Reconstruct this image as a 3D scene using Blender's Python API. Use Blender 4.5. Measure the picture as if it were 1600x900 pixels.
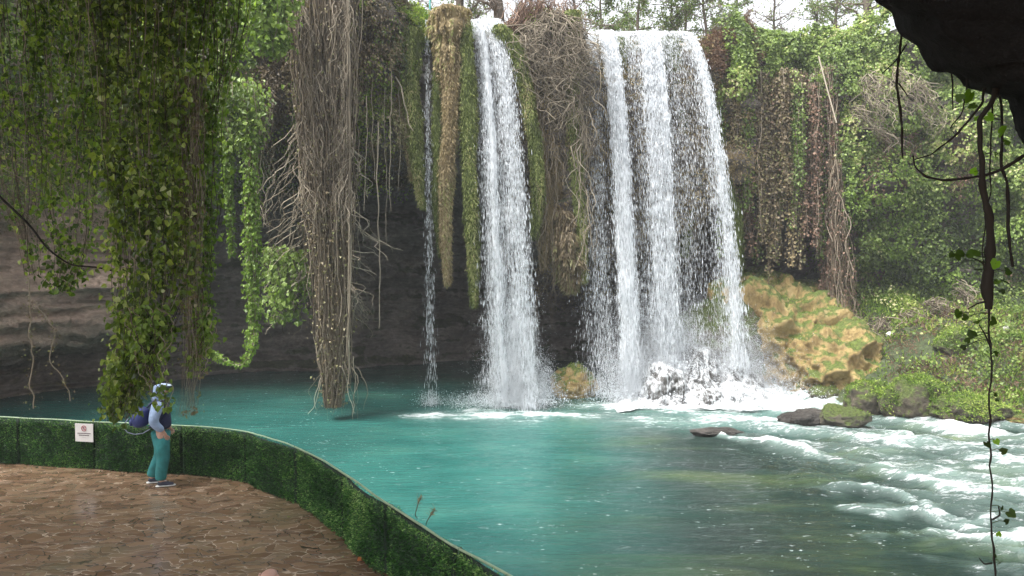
import bpy, bmesh, math, random
import numpy as np
from mathutils import Vector, Matrix
R = math.radians
for o in list(bpy.data.objects): bpy.data.objects.remove(o)
sc = bpy.context.scene
col = sc.collection
# ------------------------------------------------------------------ camera
F = 1155.0; TH = R(2.48); CZ = 5.8
cam = bpy.data.objects.new('camera', bpy.data.cameras.new('camera'))
col.objects.link(cam); cam.location = (0, 0, CZ); cam.rotation_euler = (R(90)-TH, 0, 0)
cam.data.sensor_width = 36; cam.data.lens = 36*F/1600; cam.data.clip_end = 500; cam.data.clip_start = 0.05
sc.camera = cam
# ------------------------------------------------------------------ light
SUN_EL, SUN_AZ = 62, 235       # degrees; azimuth of where the light comes FROM, clockwise from +Y
w = bpy.data.worlds.new('World'); sc.world = w; w.use_nodes = True
nt = w.node_tree; nt.nodes.clear()
sky = nt.nodes.new('ShaderNodeTexSky'); sky.sky_type = 'NISHITA'; sky.sun_disc = False
sky.sun_elevation = R(SUN_EL); sky.sun_rotation = R(SUN_AZ); sky.dust_density = 4; sky.air_density = 1.0
hs = nt.nodes.new('ShaderNodeHueSaturation'); hs.inputs['Saturation'].default_value = 0.15
bg = nt.nodes.new('ShaderNodeBackground'); bg.inputs['Strength'].default_value = 0.15
wo = nt.nodes.new('ShaderNodeOutputWorld')
nt.links.new(sky.outputs[0], hs.inputs['Color']); nt.links.new(hs.outputs[0], bg.inputs[0]); nt.links.new(bg.outputs[0], wo.inputs[0])
sl = bpy.data.lights.new('sun', 'SUN'); sl.energy = 2.3; sl.angle = R(25); sl.color = (1, 0.97, 0.93)
so = bpy.data.objects.new('sun', sl); col.objects.link(so)
sd = Vector((math.sin(R(SUN_AZ))*math.cos(R(SUN_EL)), math.cos(R(SUN_AZ))*math.cos(R(SUN_EL)), math.sin(R(SUN_EL))))
so.rotation_euler = (-sd).to_track_quat('-Z', 'Y').to_euler()
sc.view_settings.view_transform = 'Standard'; sc.view_settings.look = 'None'
sc.view_settings.gamma = 1; sc.view_settings.use_curve_mapping = False
sc.view_settings.exposure = 1.5
sc.render.engine = 'CYCLES'
sc.cycles.max_bounces = 8; sc.cycles.transparent_max_bounces = 16
sc.cycles.diffuse_bounces = 3; sc.cycles.glossy_bounces = 3; sc.cycles.transmission_bounces = 3
# ------------------------------------------------------------------ numeric helpers
rng = np.random.default_rng(7)
cT, sT = math.cos(TH), math.sin(TH)
def ray(px, py):
    x = (np.asarray(px, float)-800)/F; y = (450-np.asarray(py, float))/F
    return x, cT+sT*y, -sT+cT*y
def P(px, py, Y):            # point seen in direction (px,py) of the photo at forward distance Y metres
    dx, dy, dz = ray(px, py); t = np.asarray(Y, float)/dy
    return np.stack(np.broadcast_arrays(dx*t, dy*t, dz*t+CZ), -1)
def G(px, py, z=0.0):        # point on the level plane z
    dx, dy, dz = ray(px, py); t = (z-CZ)/dz
    return np.stack(np.broadcast_arrays(dx*t, dy*t, dz*t+CZ), -1)
def ss(a, b, x):
    t = np.clip((x-a)/(b-a), 0, 1); return t*t*(3-2*t)
def _h(ix, iy, iz, s):
    with np.errstate(over='ignore'):
        n = (ix.astype(np.uint32)*np.uint32(374761393) + iy.astype(np.uint32)*np.uint32(668265263) + iz.astype(np.uint32)*np.uint32(2147483647-5) + np.uint32(s)*np.uint32(974634777))
        n = (n ^ (n >> np.uint32(13)))*np.uint32(1274126177)
        n = n ^ (n >> np.uint32(16))
    return n.astype(np.float64)/4294967295.0
def vn(p, s=0):
    i = np.floor(p).astype(np.int64); f = p-i; f = f*f*(3-2*f)
    r = 0
    for dx in (0, 1):
        for dy in (0, 1):
            for dz in (0, 1):
                wgt = (f[..., 0] if dx else 1-f[..., 0])*(f[..., 1] if dy else 1-f[..., 1])*(f[..., 2] if dz else 1-f[..., 2])
                r = r+wgt*_h(i[..., 0]+dx, i[..., 1]+dy, i[..., 2]+dz, s)
    return r*2-1
def fbm(p, o=4, s=0, g=.5):
    p = np.asarray(p, float); a = 1.0; r = 0; q = p
    for k in range(o):
        r = r+a*vn(q+17.3*k, s+k); q = q*2.03; a *= g
    return r
def unit(a): return a/np.maximum(np.linalg.norm(a, axis=-1, keepdims=True), 1e-9)
def rndu(n): return unit(rng.normal(size=(n, 3)))
# ------------------------------------------------------------------ mesh builder
class MB:
    def __init__(s): s.v = []; s.q = []; s.t = []; s.a = []; s.n = 0; s.f = []
    def add(s, v, q=None, t=None, a=0.5, flow=None):
        v = np.asarray(v, float).reshape(-1, 3)
        if q is not None and len(q): s.q.append(np.asarray(q).reshape(-1, 4)+s.n)
        if t is not None and len(t): s.t.append(np.asarray(t).reshape(-1, 3)+s.n)
        s.a.append(np.broadcast_to(np.asarray(a, float).reshape(-1), (len(v),)) if np.size(a) in (1, len(v)) else np.zeros(len(v)))
        s.f.append(np.zeros((len(v), 3)) if flow is None else np.asarray(flow).reshape(-1, 3))
        s.v.append(v); s.n += len(v)
    def build(s, name, mat, parent=None, smooth=True, flow=False, thick=0):
        V = np.concatenate(s.v); Q = np.concatenate(s.q) if s.q else np.zeros((0, 4), int); T = np.concatenate(s.t) if s.t else np.zeros((0, 3), int)
        me = bpy.data.meshes.new(name)
        me.vertices.add(len(V)); me.vertices.foreach_set('co', V.astype(np.float32).ravel())
        me.loops.add(len(Q)*4+len(T)*3); me.polygons.add(len(Q)+len(T))
        me.loops.foreach_set('vertex_index', np.concatenate([Q.ravel(), T.ravel()]).astype(np.int32))
        st = np.concatenate([np.arange(len(Q))*4, len(Q)*4+np.arange(len(T))*3]).astype(np.int32)
        me.polygons.foreach_set('loop_start', st)
        me.polygons.foreach_set('use_smooth', np.full(len(Q)+len(T), smooth))
        me.update(calc_edges=True)
        at = me.attributes.new('v', 'FLOAT', 'POINT'); at.data.foreach_set('value', np.concatenate(s.a).astype(np.float32))
        if flow:
            at = me.attributes.new('flow', 'FLOAT_VECTOR', 'POINT'); at.data.foreach_set('vector', np.concatenate(s.f).astype(np.float32).ravel())
        me.materials.append(mat)
        o = bpy.data.objects.new(name, me); col.objects.link(o)
        if parent is not None:
            # shapes are made in world coordinates: carry them into the parent's own frame
            M = pm(parent).inverted(); me.transform(M); o.parent = parent
        return o
def pm(o):
    m = Matrix.Translation(o.location) @ o.rotation_euler.to_matrix().to_4x4()
    return m if o.parent is None else pm(o.parent) @ m
def tag(o, label=None, cat=None, group=None, kind=None):
    if label: o['label'] = label
    if cat: o['category'] = cat
    if group: o['group'] = group
    if kind: o['kind'] = kind
    return o
def empty(name, loc, label, cat, group=None, rz=0):
    e = bpy.data.objects.new(name, None); col.objects.link(e); e.location = tuple(map(float, loc)); e.rotation_euler = (0, 0, rz)
    e.empty_display_size = .3
    return tag(e, label, cat, group)
def copy_tree(o, parent=None):
    c = o.copy(); col.objects.link(c)
    if parent is not None: c.parent = parent
    for ch in list(o.children): copy_tree(ch, c)
    return c
def grid(mb, A, a=0.5, flow=None):
    m, n = A.shape[:2]; i = np.arange(m*n).reshape(m, n)
    q = np.stack([i[:-1, :-1], i[1:, :-1], i[1:, 1:], i[:-1, 1:]], -1)
    mb.add(A.reshape(-1, 3), q, a=np.asarray(a).reshape(-1) if np.size(a) > 1 else a, flow=flow)
def gnorm(A):
    du = np.gradient(A, axis=0); dv = np.gradient(A, axis=1); return unit(np.cross(du, dv))
def tubes(mb, Pt, Rd, v=0.5, sides=4):
    Pt = np.asarray(Pt, float); m, k = Pt.shape[:2]
    if m == 0: return
    Rd = np.broadcast_to(np.asarray(Rd, float), (m, k)); T = unit(np.gradient(Pt, axis=1))
    ref = np.broadcast_to(np.array([.31, .93, .17]), T.shape)
    U = unit(np.cross(T, ref)); W = np.cross(T, U)
    th = np.arange(sides)*2*np.pi/sides
    ring = Pt[:, :, None]+Rd[:, :, None, None]*(np.cos(th)[:, None]*U[:, :, None]+np.sin(th)[:, None]*W[:, :, None])
    idx = np.arange(m*k*sides).reshape(m, k, sides); nx = np.roll(idx, -1, 2)
    q = np.stack([idx[:, :-1], nx[:, :-1], nx[:, 1:], idx[:, 1:]], -1)
    vv = np.broadcast_to(np.asarray(v, float).reshape(-1, 1, 1) if np.ndim(v) else np.full((1, 1, 1), v), (m, k, sides))
    mb.add(ring, q, a=vv.reshape(-1))
def leaves(mb, p, t, n, s, wd=.8, v=0.5, simple=False, curl=.15):
    m = len(p)
    if m == 0: return
    s = np.broadcast_to(np.asarray(s, float), (m,))[:, None]; t = unit(t); sd = unit(np.cross(t, n)); nn = np.cross(sd, t)
    wd = np.broadcast_to(np.asarray(wd, float), (m,))[:, None]
    v = np.broadcast_to(np.asarray(v, float), (m,))
    if simple:
        V = np.stack([p, p+t*s*.45+sd*s*wd*.5+nn*s*curl, p+t*s, p+t*s*.45-sd*s*wd*.5+nn*s*curl], 1)
        i = np.arange(m)[:, None]*4
        tr = np.concatenate([i+[[0, 1, 2]], i+[[0, 2, 3]]])
        mb.add(V, t=tr, a=np.repeat(v, 4)); return
    V = np.stack([p, p+t*s*.12+sd*s*wd*.5+nn*s*curl, p+t*s*.62+sd*s*wd*.38+nn*s*curl*.8, p+t*s-nn*s*curl, p+t*s*.62-sd*s*wd*.38+nn*s*curl*.8, p+t*s*.12-sd*s*wd*.5+nn*s*curl], 1)
    i = np.arange(m)[:, None]*6
    mb.add(V, np.concatenate([i+[[0, 1, 2, 3]], i+[[0, 3, 4, 5]]]), a=np.repeat(v, 6))
def wpath(a, b, k, amp, sc_=1.0, seed=0):       # wandering paths from a (m,3) to b (m,3)
    a = np.asarray(a, float).reshape(-1, 3); b = np.asarray(b, float).reshape(-1, 3); m = len(a)
    t = np.linspace(0, 1, k)[None, :, None]; p = a[:, None]*(1-t)+b[:, None]*t
    L = np.linalg.norm(b-a, axis=1)[:, None]
    ph = rng.uniform(0, 1000, (m, 1)); q = np.stack(np.broadcast_arrays(t[..., 0]*L*sc_, ph, ph*.37), -1)
    env = np.minimum(1, t[..., 0]*6)
    for ax in range(3):
        p[..., ax] += amp*(.35 if ax == 2 else 1)*env*fbm(q+31*ax, 3, seed+ax)
    return p
def poly(pts, k):                                # resample a polyline smoothly to k points
    pts = np.asarray(pts, float); d = np.r_[0, np.cumsum(np.linalg.norm(np.diff(pts, axis=0), axis=1))]
    s = np.linspace(0, d[-1], k); r = np.stack([np.interp(s, d, pts[:, i]) for i in range(pts.shape[1])], -1)
    for _ in range(2):
        r[1:-1] = (r[:-2]+2*r[1:-1]+r[2:])/4
    return r
# ------------------------------------------------------------------ materials
def newmat(name):
    m = bpy.data.materials.new(name); m.use_nodes = True; t = m.node_tree; t.nodes.clear()
    o = t.nodes.new('ShaderNodeOutputMaterial'); return m, t, o
def nd(t, ty, **k):
    n = t.nodes.new(ty)
    for a, b in k.items():
        if a.startswith('i_'): n.inputs[int(a[2:]) if a[2:].isdigit() else a[2:]].default_value = b
        else: setattr(n, a, b)
    return n
def ramp(t, stops, fac=None, interp='LINEAR'):
    r = t.nodes.new('ShaderNodeValToRGB'); r.color_ramp.interpolation = interp
    e = r.color_ramp.elements
    while len(e) < len(stops): e.new(0.5)
    for i, (p_, c) in enumerate(stops):
        e[i].position = p_; e[i].color = (*c, 1) if len(c) == 3 else c
    if fac is not None: t.links.new(fac, r.inputs[0])
    return r
def noise(t, scale, detail=4, rough=.55, vec=None, dist=0, mapscale=None, rot=None):
    n = nd(t, 'ShaderNodeTexNoise'); n.inputs['Scale'].default_value = scale; n.inputs['Detail'].default_value = detail
    n.inputs['Roughness'].default_value = rough; n.inputs['Distortion'].default_value = dist
    if mapscale is not None:
        mp = nd(t, 'ShaderNodeMapping'); mp.inputs['Scale'].default_value = mapscale
        if rot: mp.inputs['Rotation'].default_value = rot
        if vec is None:
            vec = nd(t, 'ShaderNodeNewGeometry').outputs['Position']
        t.links.new(vec, mp.inputs[0]); vec = mp.outputs[0]
    if vec is None: vec = nd(t, 'ShaderNodeNewGeometry').outputs['Position']
    t.links.new(vec, n.inputs['Vector']); return n
def attr(t, name='v'): return nd(t, 'ShaderNodeAttribute', attribute_name=name)
def mathn(t, op, a, b=None, c=None, clamp=False):
    n = nd(t, 'ShaderNodeMath', operation=op); n.use_clamp = clamp
    for i, x in enumerate((a, b, c)):
        if x is None: continue
        if isinstance(x, (int, float)): n.inputs[i].default_value = x
        else: t.links.new(x, n.inputs[i])
    return n.outputs[0]
def mix(t, f, a, b, mode='MIX'):
    n = nd(t, 'ShaderNodeMix', data_type='RGBA', blend_type=mode)
    for s_, x in ((0, f), (6, a), (7, b)):
        if isinstance(x, (int, float)): n.inputs[s_].default_value = x
        elif isinstance(x, tuple): n.inputs[s_].default_value = (*x, 1)
        else: t.links.new(x, n.inputs[s_])
    return n.outputs[2]
def leafmat(name, stops, trans=.35, rough=.5, spec=.4):
    m, t, o = newmat(name); a = attr(t); r = ramp(t, stops, a.outputs['Fac'])
    p = nd(t, 'ShaderNodeBsdfPrincipled'); p.inputs['Roughness'].default_value = rough; p.inputs['Specular IOR Level'].default_value = spec
    t.links.new(r.outputs[0], p.inputs['Base Color'])
    if trans:
        tr = nd(t, 'ShaderNodeBsdfTranslucent'); g = mix(t, 1.0, r.outputs[0], (1.35, 1.45, .65), 'MULTIPLY'); t.links.new(g, tr.inputs[0])
        ms = nd(t, 'ShaderNodeMixShader'); ms.inputs[0].default_value = trans
        t.links.new(p.outputs[0], ms.inputs[1]); t.links.new(tr.outputs[0], ms.inputs[2]); t.links.new(ms.outputs[0], o.inputs[0])
    else: t.links.new(p.outputs[0], o.inputs[0])
    return m
def plain(name, c, rough=.6, metal=0, nscale=12, var=.18, bump=.2, trans=0):
    m, t, o = newmat(name); p = nd(t, 'ShaderNodeBsdfPrincipled'); n = noise(t, nscale, 5)
    r = ramp(t, [(.3, tuple(x*(1-var) for x in c)), (.7, tuple(min(1, x*(1+var)) for x in c))], n.outputs[0])
    t.links.new(r.outputs[0], p.inputs['Base Color']); p.inputs['Roughness'].default_value = rough; p.inputs['Metallic'].default_value = metal
    b = nd(t, 'ShaderNodeBump'); b.inputs['Strength'].default_value = bump; b.inputs['Distance'].default_value = .02
    t.links.new(n.outputs[0], b.inputs['Height']); t.links.new(b.outputs[0], p.inputs['Normal']); t.links.new(p.outputs[0], o.inputs[0]); return m
def rockmat(name, c1, c2, c3, moss=None, moss_amt=.5, scale=.6, strata=0, rough=.85, bump=.6, wet=0):
    m, t, o = newmat(name); p = nd(t, 'ShaderNodeBsdfPrincipled')
    n1 = noise(t, scale, 6, .6, mapscale=(1, 1, 1+strata)); n2 = noise(t, scale*7, 6, .65, mapscale=(1, 1, 1+strata*.6)); n3 = noise(t, scale*40, 3)
    r = ramp(t, [(.3, c1), (.52, c2), (.72, c3)], mathn(t, 'ADD', mathn(t, 'MULTIPLY', n1.outputs[0], .6), mathn(t, 'MULTIPLY', n2.outputs[0], .4)))
    cc = r.outputs[0]
    if moss:
        ge = nd(t, 'ShaderNodeNewGeometry'); sx = nd(t, 'ShaderNodeSeparateXYZ'); t.links.new(ge.outputs['Normal'], sx.inputs[0])
        nm = noise(t, scale*2.2, 5, .6)
        f = mathn(t, 'ADD', mathn(t, 'MULTIPLY', sx.outputs[2], .35), nm.outputs[0])
        fr = ramp(t, [(1-moss_amt-.06, (0, 0, 0)), (1-moss_amt+.1, (1, 1, 1))], mathn(t, 'ADD', f, mathn(t, 'MULTIPLY', mathn(t, 'SUBTRACT', n3.outputs[0], .5), .25)))
        mc = ramp(t, [(.38, (moss[0]*.5, moss[1]*.4, moss[2]*.6)), (.52, moss), (.68, (moss[0]*2.0, moss[1]*1.7, moss[2]*2))], mathn(t, 'ADD', mathn(t, 'MULTIPLY', n2.outputs[0], .6), mathn(t, 'MULTIPLY', n3.outputs[0], .4)))
        cc = mix(t, fr.outputs[0], cc, mc.outputs[0])
    if name == 'cave_rock': p.inputs['Specular IOR Level'].default_value = .12
    if name == 'cliff_rock':
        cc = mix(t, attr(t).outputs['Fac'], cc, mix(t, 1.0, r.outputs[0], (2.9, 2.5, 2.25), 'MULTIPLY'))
    t.links.new(cc, p.inputs['Base Color']); p.inputs['Roughness'].default_value = rough
    h = mathn(t, 'ADD', n2.outputs[0], mathn(t, 'MULTIPLY', n3.outputs[0], .35))
    b = nd(t, 'ShaderNodeBump'); b.inputs['Strength'].default_value = bump; b.inputs['Distance'].default_value = .15
    t.links.new(h, b.inputs['Height']); t.links.new(b.outputs[0], p.inputs['Normal']); t.links.new(p.outputs[0], o.inputs[0]); return m
M = {}
M['cliff'] = rockmat('cliff_rock', (.06, .05, .045), (.17, .145, .125), (.36, .31, .27), (.05, .06, .025), .34, .6, 1.6, bump=1.0)
M['ochre'] = rockmat('ochre_rock', (.15, .09, .03), (.48, .34, .14), (.62, .5, .27), (.12, .17, .03), .36, 1.3, -.55, .6, 1.0)
M['boulder'] = rockmat('boulder_rock', (.05, .045, .035), (.14, .12, .09), (.3, .25, .18), (.1, .14, .03), .45, 1.6, 0, .6, 1.0)
M['mossboulder'] = rockmat('mossy_rock', (.05, .045, .035), (.12, .1, .07), (.22, .18, .12), (.1, .14, .03), .45, 1.6, 0, .9, 1.0)
M['wetrock'] = rockmat('wet_rock', (.025, .024, .022), (.075, .068, .06), (.18, .16, .145), None, .5, 1.4, 0, .3, 1.0)
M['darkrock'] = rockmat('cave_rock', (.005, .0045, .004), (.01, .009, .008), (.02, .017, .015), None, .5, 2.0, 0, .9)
M['soil'] = rockmat('bank_soil', (.08, .055, .03), (.17, .13, .07), (.3, .25, .17), (.05, .07, .025), .42, .9)
M['ivy'] = leafmat('ivy_leaves', [(0, (.045, .08, .014)), (.3, (.12, .2, .03)), (.6, (.23, .34, .05)), (.85, (.4, .5, .1)), (1, (.5, .5, .25))], .5, .35, .6)
M['ivydark'] = leafmat('dark_ivy_leaves', [(0, (.045, .07, .014)), (.3, (.11, .17, .025)), (.6, (.22, .31, .045)), (.85, (.4, .48, .1)), (1, (.6, .62, .38))], .5, .33, .7)
M['ivybright'] = leafmat('bright_ivy_leaves', [(0, (.09, .15, .03)), (.5, (.2, .3, .06)), (1, (.38, .48, .13))], .45, .4)
M['wallivy'] = leafmat('cliff_ivy_leaves', [(0, (.045, .075, .02)), (.3, (.12, .18, .045)), (.65, (.24, .33, .085)), (.9, (.38, .46, .15)), (1, (.5, .46, .26))], .35, .45)
M['dry'] = leafmat('dry_leaves', [(0, (.09, .07, .04)), (.5, (.22, .17, .1)), (.8, (.2, .22, .08)), (1, (.42, .36, .24))], .2)
M['reddry'] = leafmat('reddish_twigs', [(0, (.09, .05, .035)), (.5, (.2, .12, .08)), (1, (.36, .24, .17))], .1)
M['moss'] = leafmat('hanging_moss', [(0, (.05, .07, .02)), (.4, (.14, .175, .055)), (.75, (.27, .31, .11)), (1, (.42, .37, .2))], .25, .8, .1)
M['tanmoss'] = leafmat('tan_moss', [(0, (.13, .1, .055)), (.45, (.33, .26, .15)), (.8, (.46, .38, .24)), (1, (.3, .35, .12))], .25, .8, .1)
M['grass'] = leafmat('bank_grass', [(0, (.05, .1, .015)), (.5, (.18, .29, .045)), (1, (.42, .48, .14))], .3, .6, .2)
M['hedge'] = leafmat('plastic_hedge', [(0, (.008, .038, .008)), (.45, (.035, .13, .025)), (.75, (.12, .29, .055)), (1, (.36, .52, .18))], .12, .4, .5)
M['root'] = leafmat('root_bark', [(0, (.045, .035, .025)), (.5, (.17, .135, .09)), (1, (.42, .35, .27))], 0, .8, .2)
M['darkbark'] = leafmat('dark_bark', [(0, (.012, .009, .007)), (.5, (.03, .024, .018)), (1, (.1, .08, .06))], 0, .85, .2)
M['twig'] = leafmat('grey_twigs', [(0, (.09, .075, .055)), (.5, (.25, .21, .155)), (1, (.46, .4, .31))], 0, .8, .2)
M['treeleaf'] = leafmat('tree_leaves', [(0, (.06, .1, .03)), (.5, (.12, .2, .05)), (1, (.25, .3, .12))], .4)
M['bark'] = leafmat('tree_bark', [(0, (.05, .04, .03)), (.5, (.12, .1, .08)), (1, (.24, .2, .17))], 0, .9, .1)
# ================================================================== SETTING
# ---- cliff: an amphitheatre of tufa, overhanging above and undercut below
CT = np.array([  # column (direction), base distance, lip distance, lip height, undercut from, to
 (-900, 12, 11.5, 21, 3, 8), (-500, 19, 18, 20, 3, 8), (-200, 25, 23.5, 19, 2.5, 7), (0, 29.8, 28.0, 18.5, 1.0, 2.6), (160, 32.7, 30.4, 18, 1.2, 3.2), (250, 34.6, 30, 18, 3, 7), (330, 36.2, 28.6, 18, 6, 11),
 (460, 38, 28.6, 17.6, 7.5, 11.5), (600, 39, 29.3, 16.6, 8, 11), (650, 39.5, 30.2, 15.4, 8, 11), (800, 41, 30.4, 15.1, 6, 9.5), (830, 41, 30.3, 15.5, 4, 8), (895, 41, 30.6, 15.7, 3.5, 6.5), (925, 41, 32, 15.1, 2.5, 7),
 (1000, 39, 32.2, 15.0, 2.5, 7), (1088, 39, 32.2, 15.0, 3, 7), (1115, 40, 32.6, 15.6, 5, 9), (1200, 40, 33, 15.9, 6.5, 10), (1285, 39, 33.4, 15.6, 6.5, 10), (1325, 36, 33.5, 15.4, 1, 8),
 (1450, 34.5, 32.6, 16.4, 0, 9), (1600, 32, 30.5, 17.4, 0, 10), (2000, 27, 25.5, 18, 0, 10), (2500, 17, 16, 18, 0, 10)])
def cliff_raw(px, z):
    c = [np.interp(px, CT[:, 0], CT[:, i]) for i in range(6)]
    f = ss(c[4], c[5], z); Y = c[1]*(1-f)+c[2]*f
    # rounded brow at the top
    Y = Y+np.maximum(0, z-(c[3]-.8))**2*1.0
    return np.stack([(px-800)/F*Y, Y, z], -1)
cpx = np.concatenate([np.linspace(-900, -120, 90)[:-1], np.linspace(-120, 1720, 620), np.linspace(1720, 2500, 90)[1:]])
nz = 230; tz = np.linspace(0, 1, nz)
zl = np.interp(cpx, CT[:, 0], CT[:, 3])
PX, TZ = np.meshgrid(cpx, tz, indexing='ij'); Z = -1.2+(zl[:, None]+1.2)*TZ
A = cliff_raw(PX, Z)
for _ in range(6): A[1:-1] = (A[:-2]+2*A[1:-1]+A[2:])/4
N = gnorm(A); s_ = np.sign(-(N*(A-np.array([0, 5, 7]))).sum(-1, keepdims=True)); N = N*s_
Nh = N.copy()
strata = fbm(A*np.array([.05, .05, 1.7]), 3, 91); rough_ = fbm(A*.32, 5, 11); fine = fbm(A*1.6, 4, 23)
amp = .9*ss(18, 16, Z)*np.clip((zl[:, None]-Z)/1.5, .15, 1)
left_ = ss(420, 200, PX)*ss(9, 6, Z); s2 = fbm(A*np.array([.12, .12, 3.1]), 3, 95); led = np.round(s2*2.2)/2.2
A = A+N*(left_*(.34*led+.12*s2)+rough_*amp*(1-.4*left_)+strata*.35*amp+np.abs(fine)*.22*amp)[..., None]
CA = A; CN = gnorm(A); CN = CN*np.sign((CN*N).sum(-1, keepdims=True))
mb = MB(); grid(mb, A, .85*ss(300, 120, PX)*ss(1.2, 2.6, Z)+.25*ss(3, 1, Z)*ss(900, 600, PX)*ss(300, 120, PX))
# plateau behind the lip, one sheet to beyond what can be seen
back = np.array([0, .5, 1.2, 2.2, 4, 7, 11, 16, 22]); top = A[:, -1]
outd = unit(top*[1, 1, 0]-np.array([0, 5, 0])*[1, 1, 0]); outd[:, 2] = 0
Bk = top[:, None]+outd[:, None]*back[None, :, None]
Bk[..., 2] += (fbm(Bk*.3, 3, 5)*.35+.15)*np.minimum(back, 1)[None, :]
grid(mb, Bk)
cliff = mb.build('cliff', M['cliff']); tag(cliff, kind='structure')
def con(px, z):      # point and outward normal on the cliff seen in direction px at height z
    i = np.interp(px, cpx, np.arange(len(cpx))); z0 = -1.2; zz = np.interp(px, cpx, zl)
    j = np.clip((np.asarray(z)-z0)/(zz-z0), 0, 1)*(nz-1)
    i0 = np.clip(i.astype(int), 0, len(cpx)-2); j0 = np.clip(j.astype(int), 0, nz-2); fi = (i-i0)[:, None]; fj = (j-j0)[:, None]
    def b(X): return X[i0, j0]*(1-fi)*(1-fj)+X[i0+1, j0]*fi*(1-fj)+X[i0, j0+1]*(1-fi)*fj+X[i0+1, j0+1]*fi*fj
    return b(CA), unit(b(CN))
# ---- right river bank
WL = np.array([(9, 34), (10.8, 33.2), (11.8, 31.5), (12.6, 28.6), (13.6, 27.3), (15, 26.4), (17.5, 25.4), (20, 24.6), (26, 22), (34, 14)])
def bankz(X, Y):
    yw = np.interp(X, WL[:, 0], WL[:, 1]); d = Y-yw
    h = .5*ss(-.6, 1.2, d)+np.clip(d, 0, 12)*np.interp(X, [9, 13, 16, 20], [.2, .22, .42, .5])-.35
    q = np.stack([X, Y, X*0], -1)
    return h+(fbm(q*.7, 4, 41)*.35+fbm(q*2.2, 3, 47)*.12)*ss(-1, 1.5, d)-.6*ss(0, -2, d)
bx, by = np.meshgrid(np.linspace(9, 34, 300), np.linspace(13, 42, 330), indexing='ij'); bz = bankz(bx, by)
mb = MB(); grid(mb, np.stack([bx, by, bz], -1)); bank = mb.build('riverbank', M['soil']); tag(bank, kind='structure')
# ---- river and pool
X = np.arange(-34, 36, .085); Y = np.geomspace(3.2, 46, 620); WX, WY = np.meshgrid(X, Y, indexing='ij')
q = np.stack([WX, WY, WX*0], -1)
pxw = 800+WX/WY*F; pyw = 400+CZ/WY*F
def blob(px, py, rx, ry):
    g = G(px, py); return np.exp(-(((WX-g[0])/rx)**2+((WY-g[1])/ry)**2))
warp = fbm(q*.25, 3, 3)*1.2
# rapids: right of a slanting line
rap = ss(5.5, 9.5, WX+warp+(WY-20)*.12)*ss(9, 13, WY+(WX-8)*.8)
turq = 1-ss(.2, 4.8, WX+warp*.8-(WY-16)*.1)
turq = np.maximum(turq, .55*ss(23, 26, WY)*ss(13.5, 9, WX)*ss(1, 5, WX))
turq *= 1-.55*ss(25, 35, WY)  # darker teal at the back: deeper water plus dark reflections put into the colour
turq *= 1-.75*ss(8.2, 6.2, WY+.1*WX)
fall = blob(797, 644, 2.2, 1.5)+.75*blob(720, 648, 2.4, .6)+.6*blob(860, 650, 1.6, .5)+.55*blob(672, 650, .9, .35)+1.2*blob(990, 632, 2.0, .8)+1.1*blob(1080, 634, 2.6, .9)+1.0*blob(1180, 625, 2.4, 1.1)+.75*blob(1100, 655, 4.2, 1.3)+.65*blob(1270, 630, 2.8, 1.0)
# rapids crests: (px,py) of white water, drawn as ridges that follow the current
wrx = fbm(q*.8, 3, 31)*.55+fbm(q*2.6, 2, 33)*.16; wry = fbm(q*.8+40, 3, 32)*.5+fbm(q*2.6+9, 2, 34)*.16
def ridge(pts, wdt):
    g = np.array([G(a, b)[:2] for a, b in pts]); best = np.full(WX.shape, 1e9)
    wx_, wy_ = WX+wrx, WY+wry
    for (x0, y0), (x1, y1) in zip(g[:-1], g[1:]):
        dx, dy = x1-x0, y1-y0; t = np.clip(((wx_-x0)*dx+(wy_-y0)*dy)/(dx*dx+dy*dy), 0, 1)
        best = np.minimum(best, np.hypot(wx_-x0-t*dx, wy_-y0-t*dy))
    return np.exp(-(best/wdt)**2)
wob = np.clip(.75+1.1*fbm(q*.7, 3, 8), 0, 1.6)
cr = 0
for pts, wd_, st in [
 ([(1120, 680), (1200, 688), (1290, 710), (1400, 738), (1460, 752)], .28, .85), ([(1290, 690), (1390, 692), (1480, 712), (1600, 722), (1720, 740)], .5, .75),
 ([(1440, 660), (1520, 672), (1620, 690), (1750, 700)], .6, .85), ([(1210, 640), (1300, 652), (1360, 668), (1450, 690)], .4, .6),
 ([(1300, 768), (1380, 776), (1470, 800), (1560, 806), (1700, 812)], .22, .6), ([(1340, 792), (1430, 800), (1520, 815)], .2, .8), ([(1400, 742), (1500, 757), (1600, 770), (1700, 780)], .3, .6),
 ([(1430, 835), (1500, 850), (1580, 868), (1660, 880)], .16, .5), ([(1515, 835), (1580, 842), (1700, 855)], .35, 1.0), ([(1280, 762), (1330, 775)], .2, .5), ([(1330, 820), (1380, 838)], .16, .4), ([(1490, 885), (1600, 900)], .25, .6)]:
    cr = np.maximum(cr, st*ridge(pts, wd_)*wob)
rd = np.stack([WX*.55+WY*.25, WY*1.7+WX*.55, WX*0], -1)
flowf = fbm(rd*.9, 4, 66)
hgt = .012*fbm(q*np.array([1.2, 2.6, 1]), 4, 12)+.022*fbm(np.stack([WX*.5, WY*2.0+WX*.15, WX*0], -1), 4, 14)*(.5+ss(0, 5, WX))+rap*(.15*flowf+.05*fbm(q*2.2, 3, 71))+.15*cr+.04*np.minimum(fall, 1)*fbm(q*2.5, 3, 77)
for sx, sy, rx, ry, hh in [(1190, 668, .9, .3, .1), (1460, 690, .8, .4, .22), (1270, 770, 1.0, .35, .16), (1500, 800, 1.1, .4, .14), (1360, 700, .8, .4, .12)]:
    hgt = hgt+hh*blob(sx, sy, rx, ry)
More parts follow.
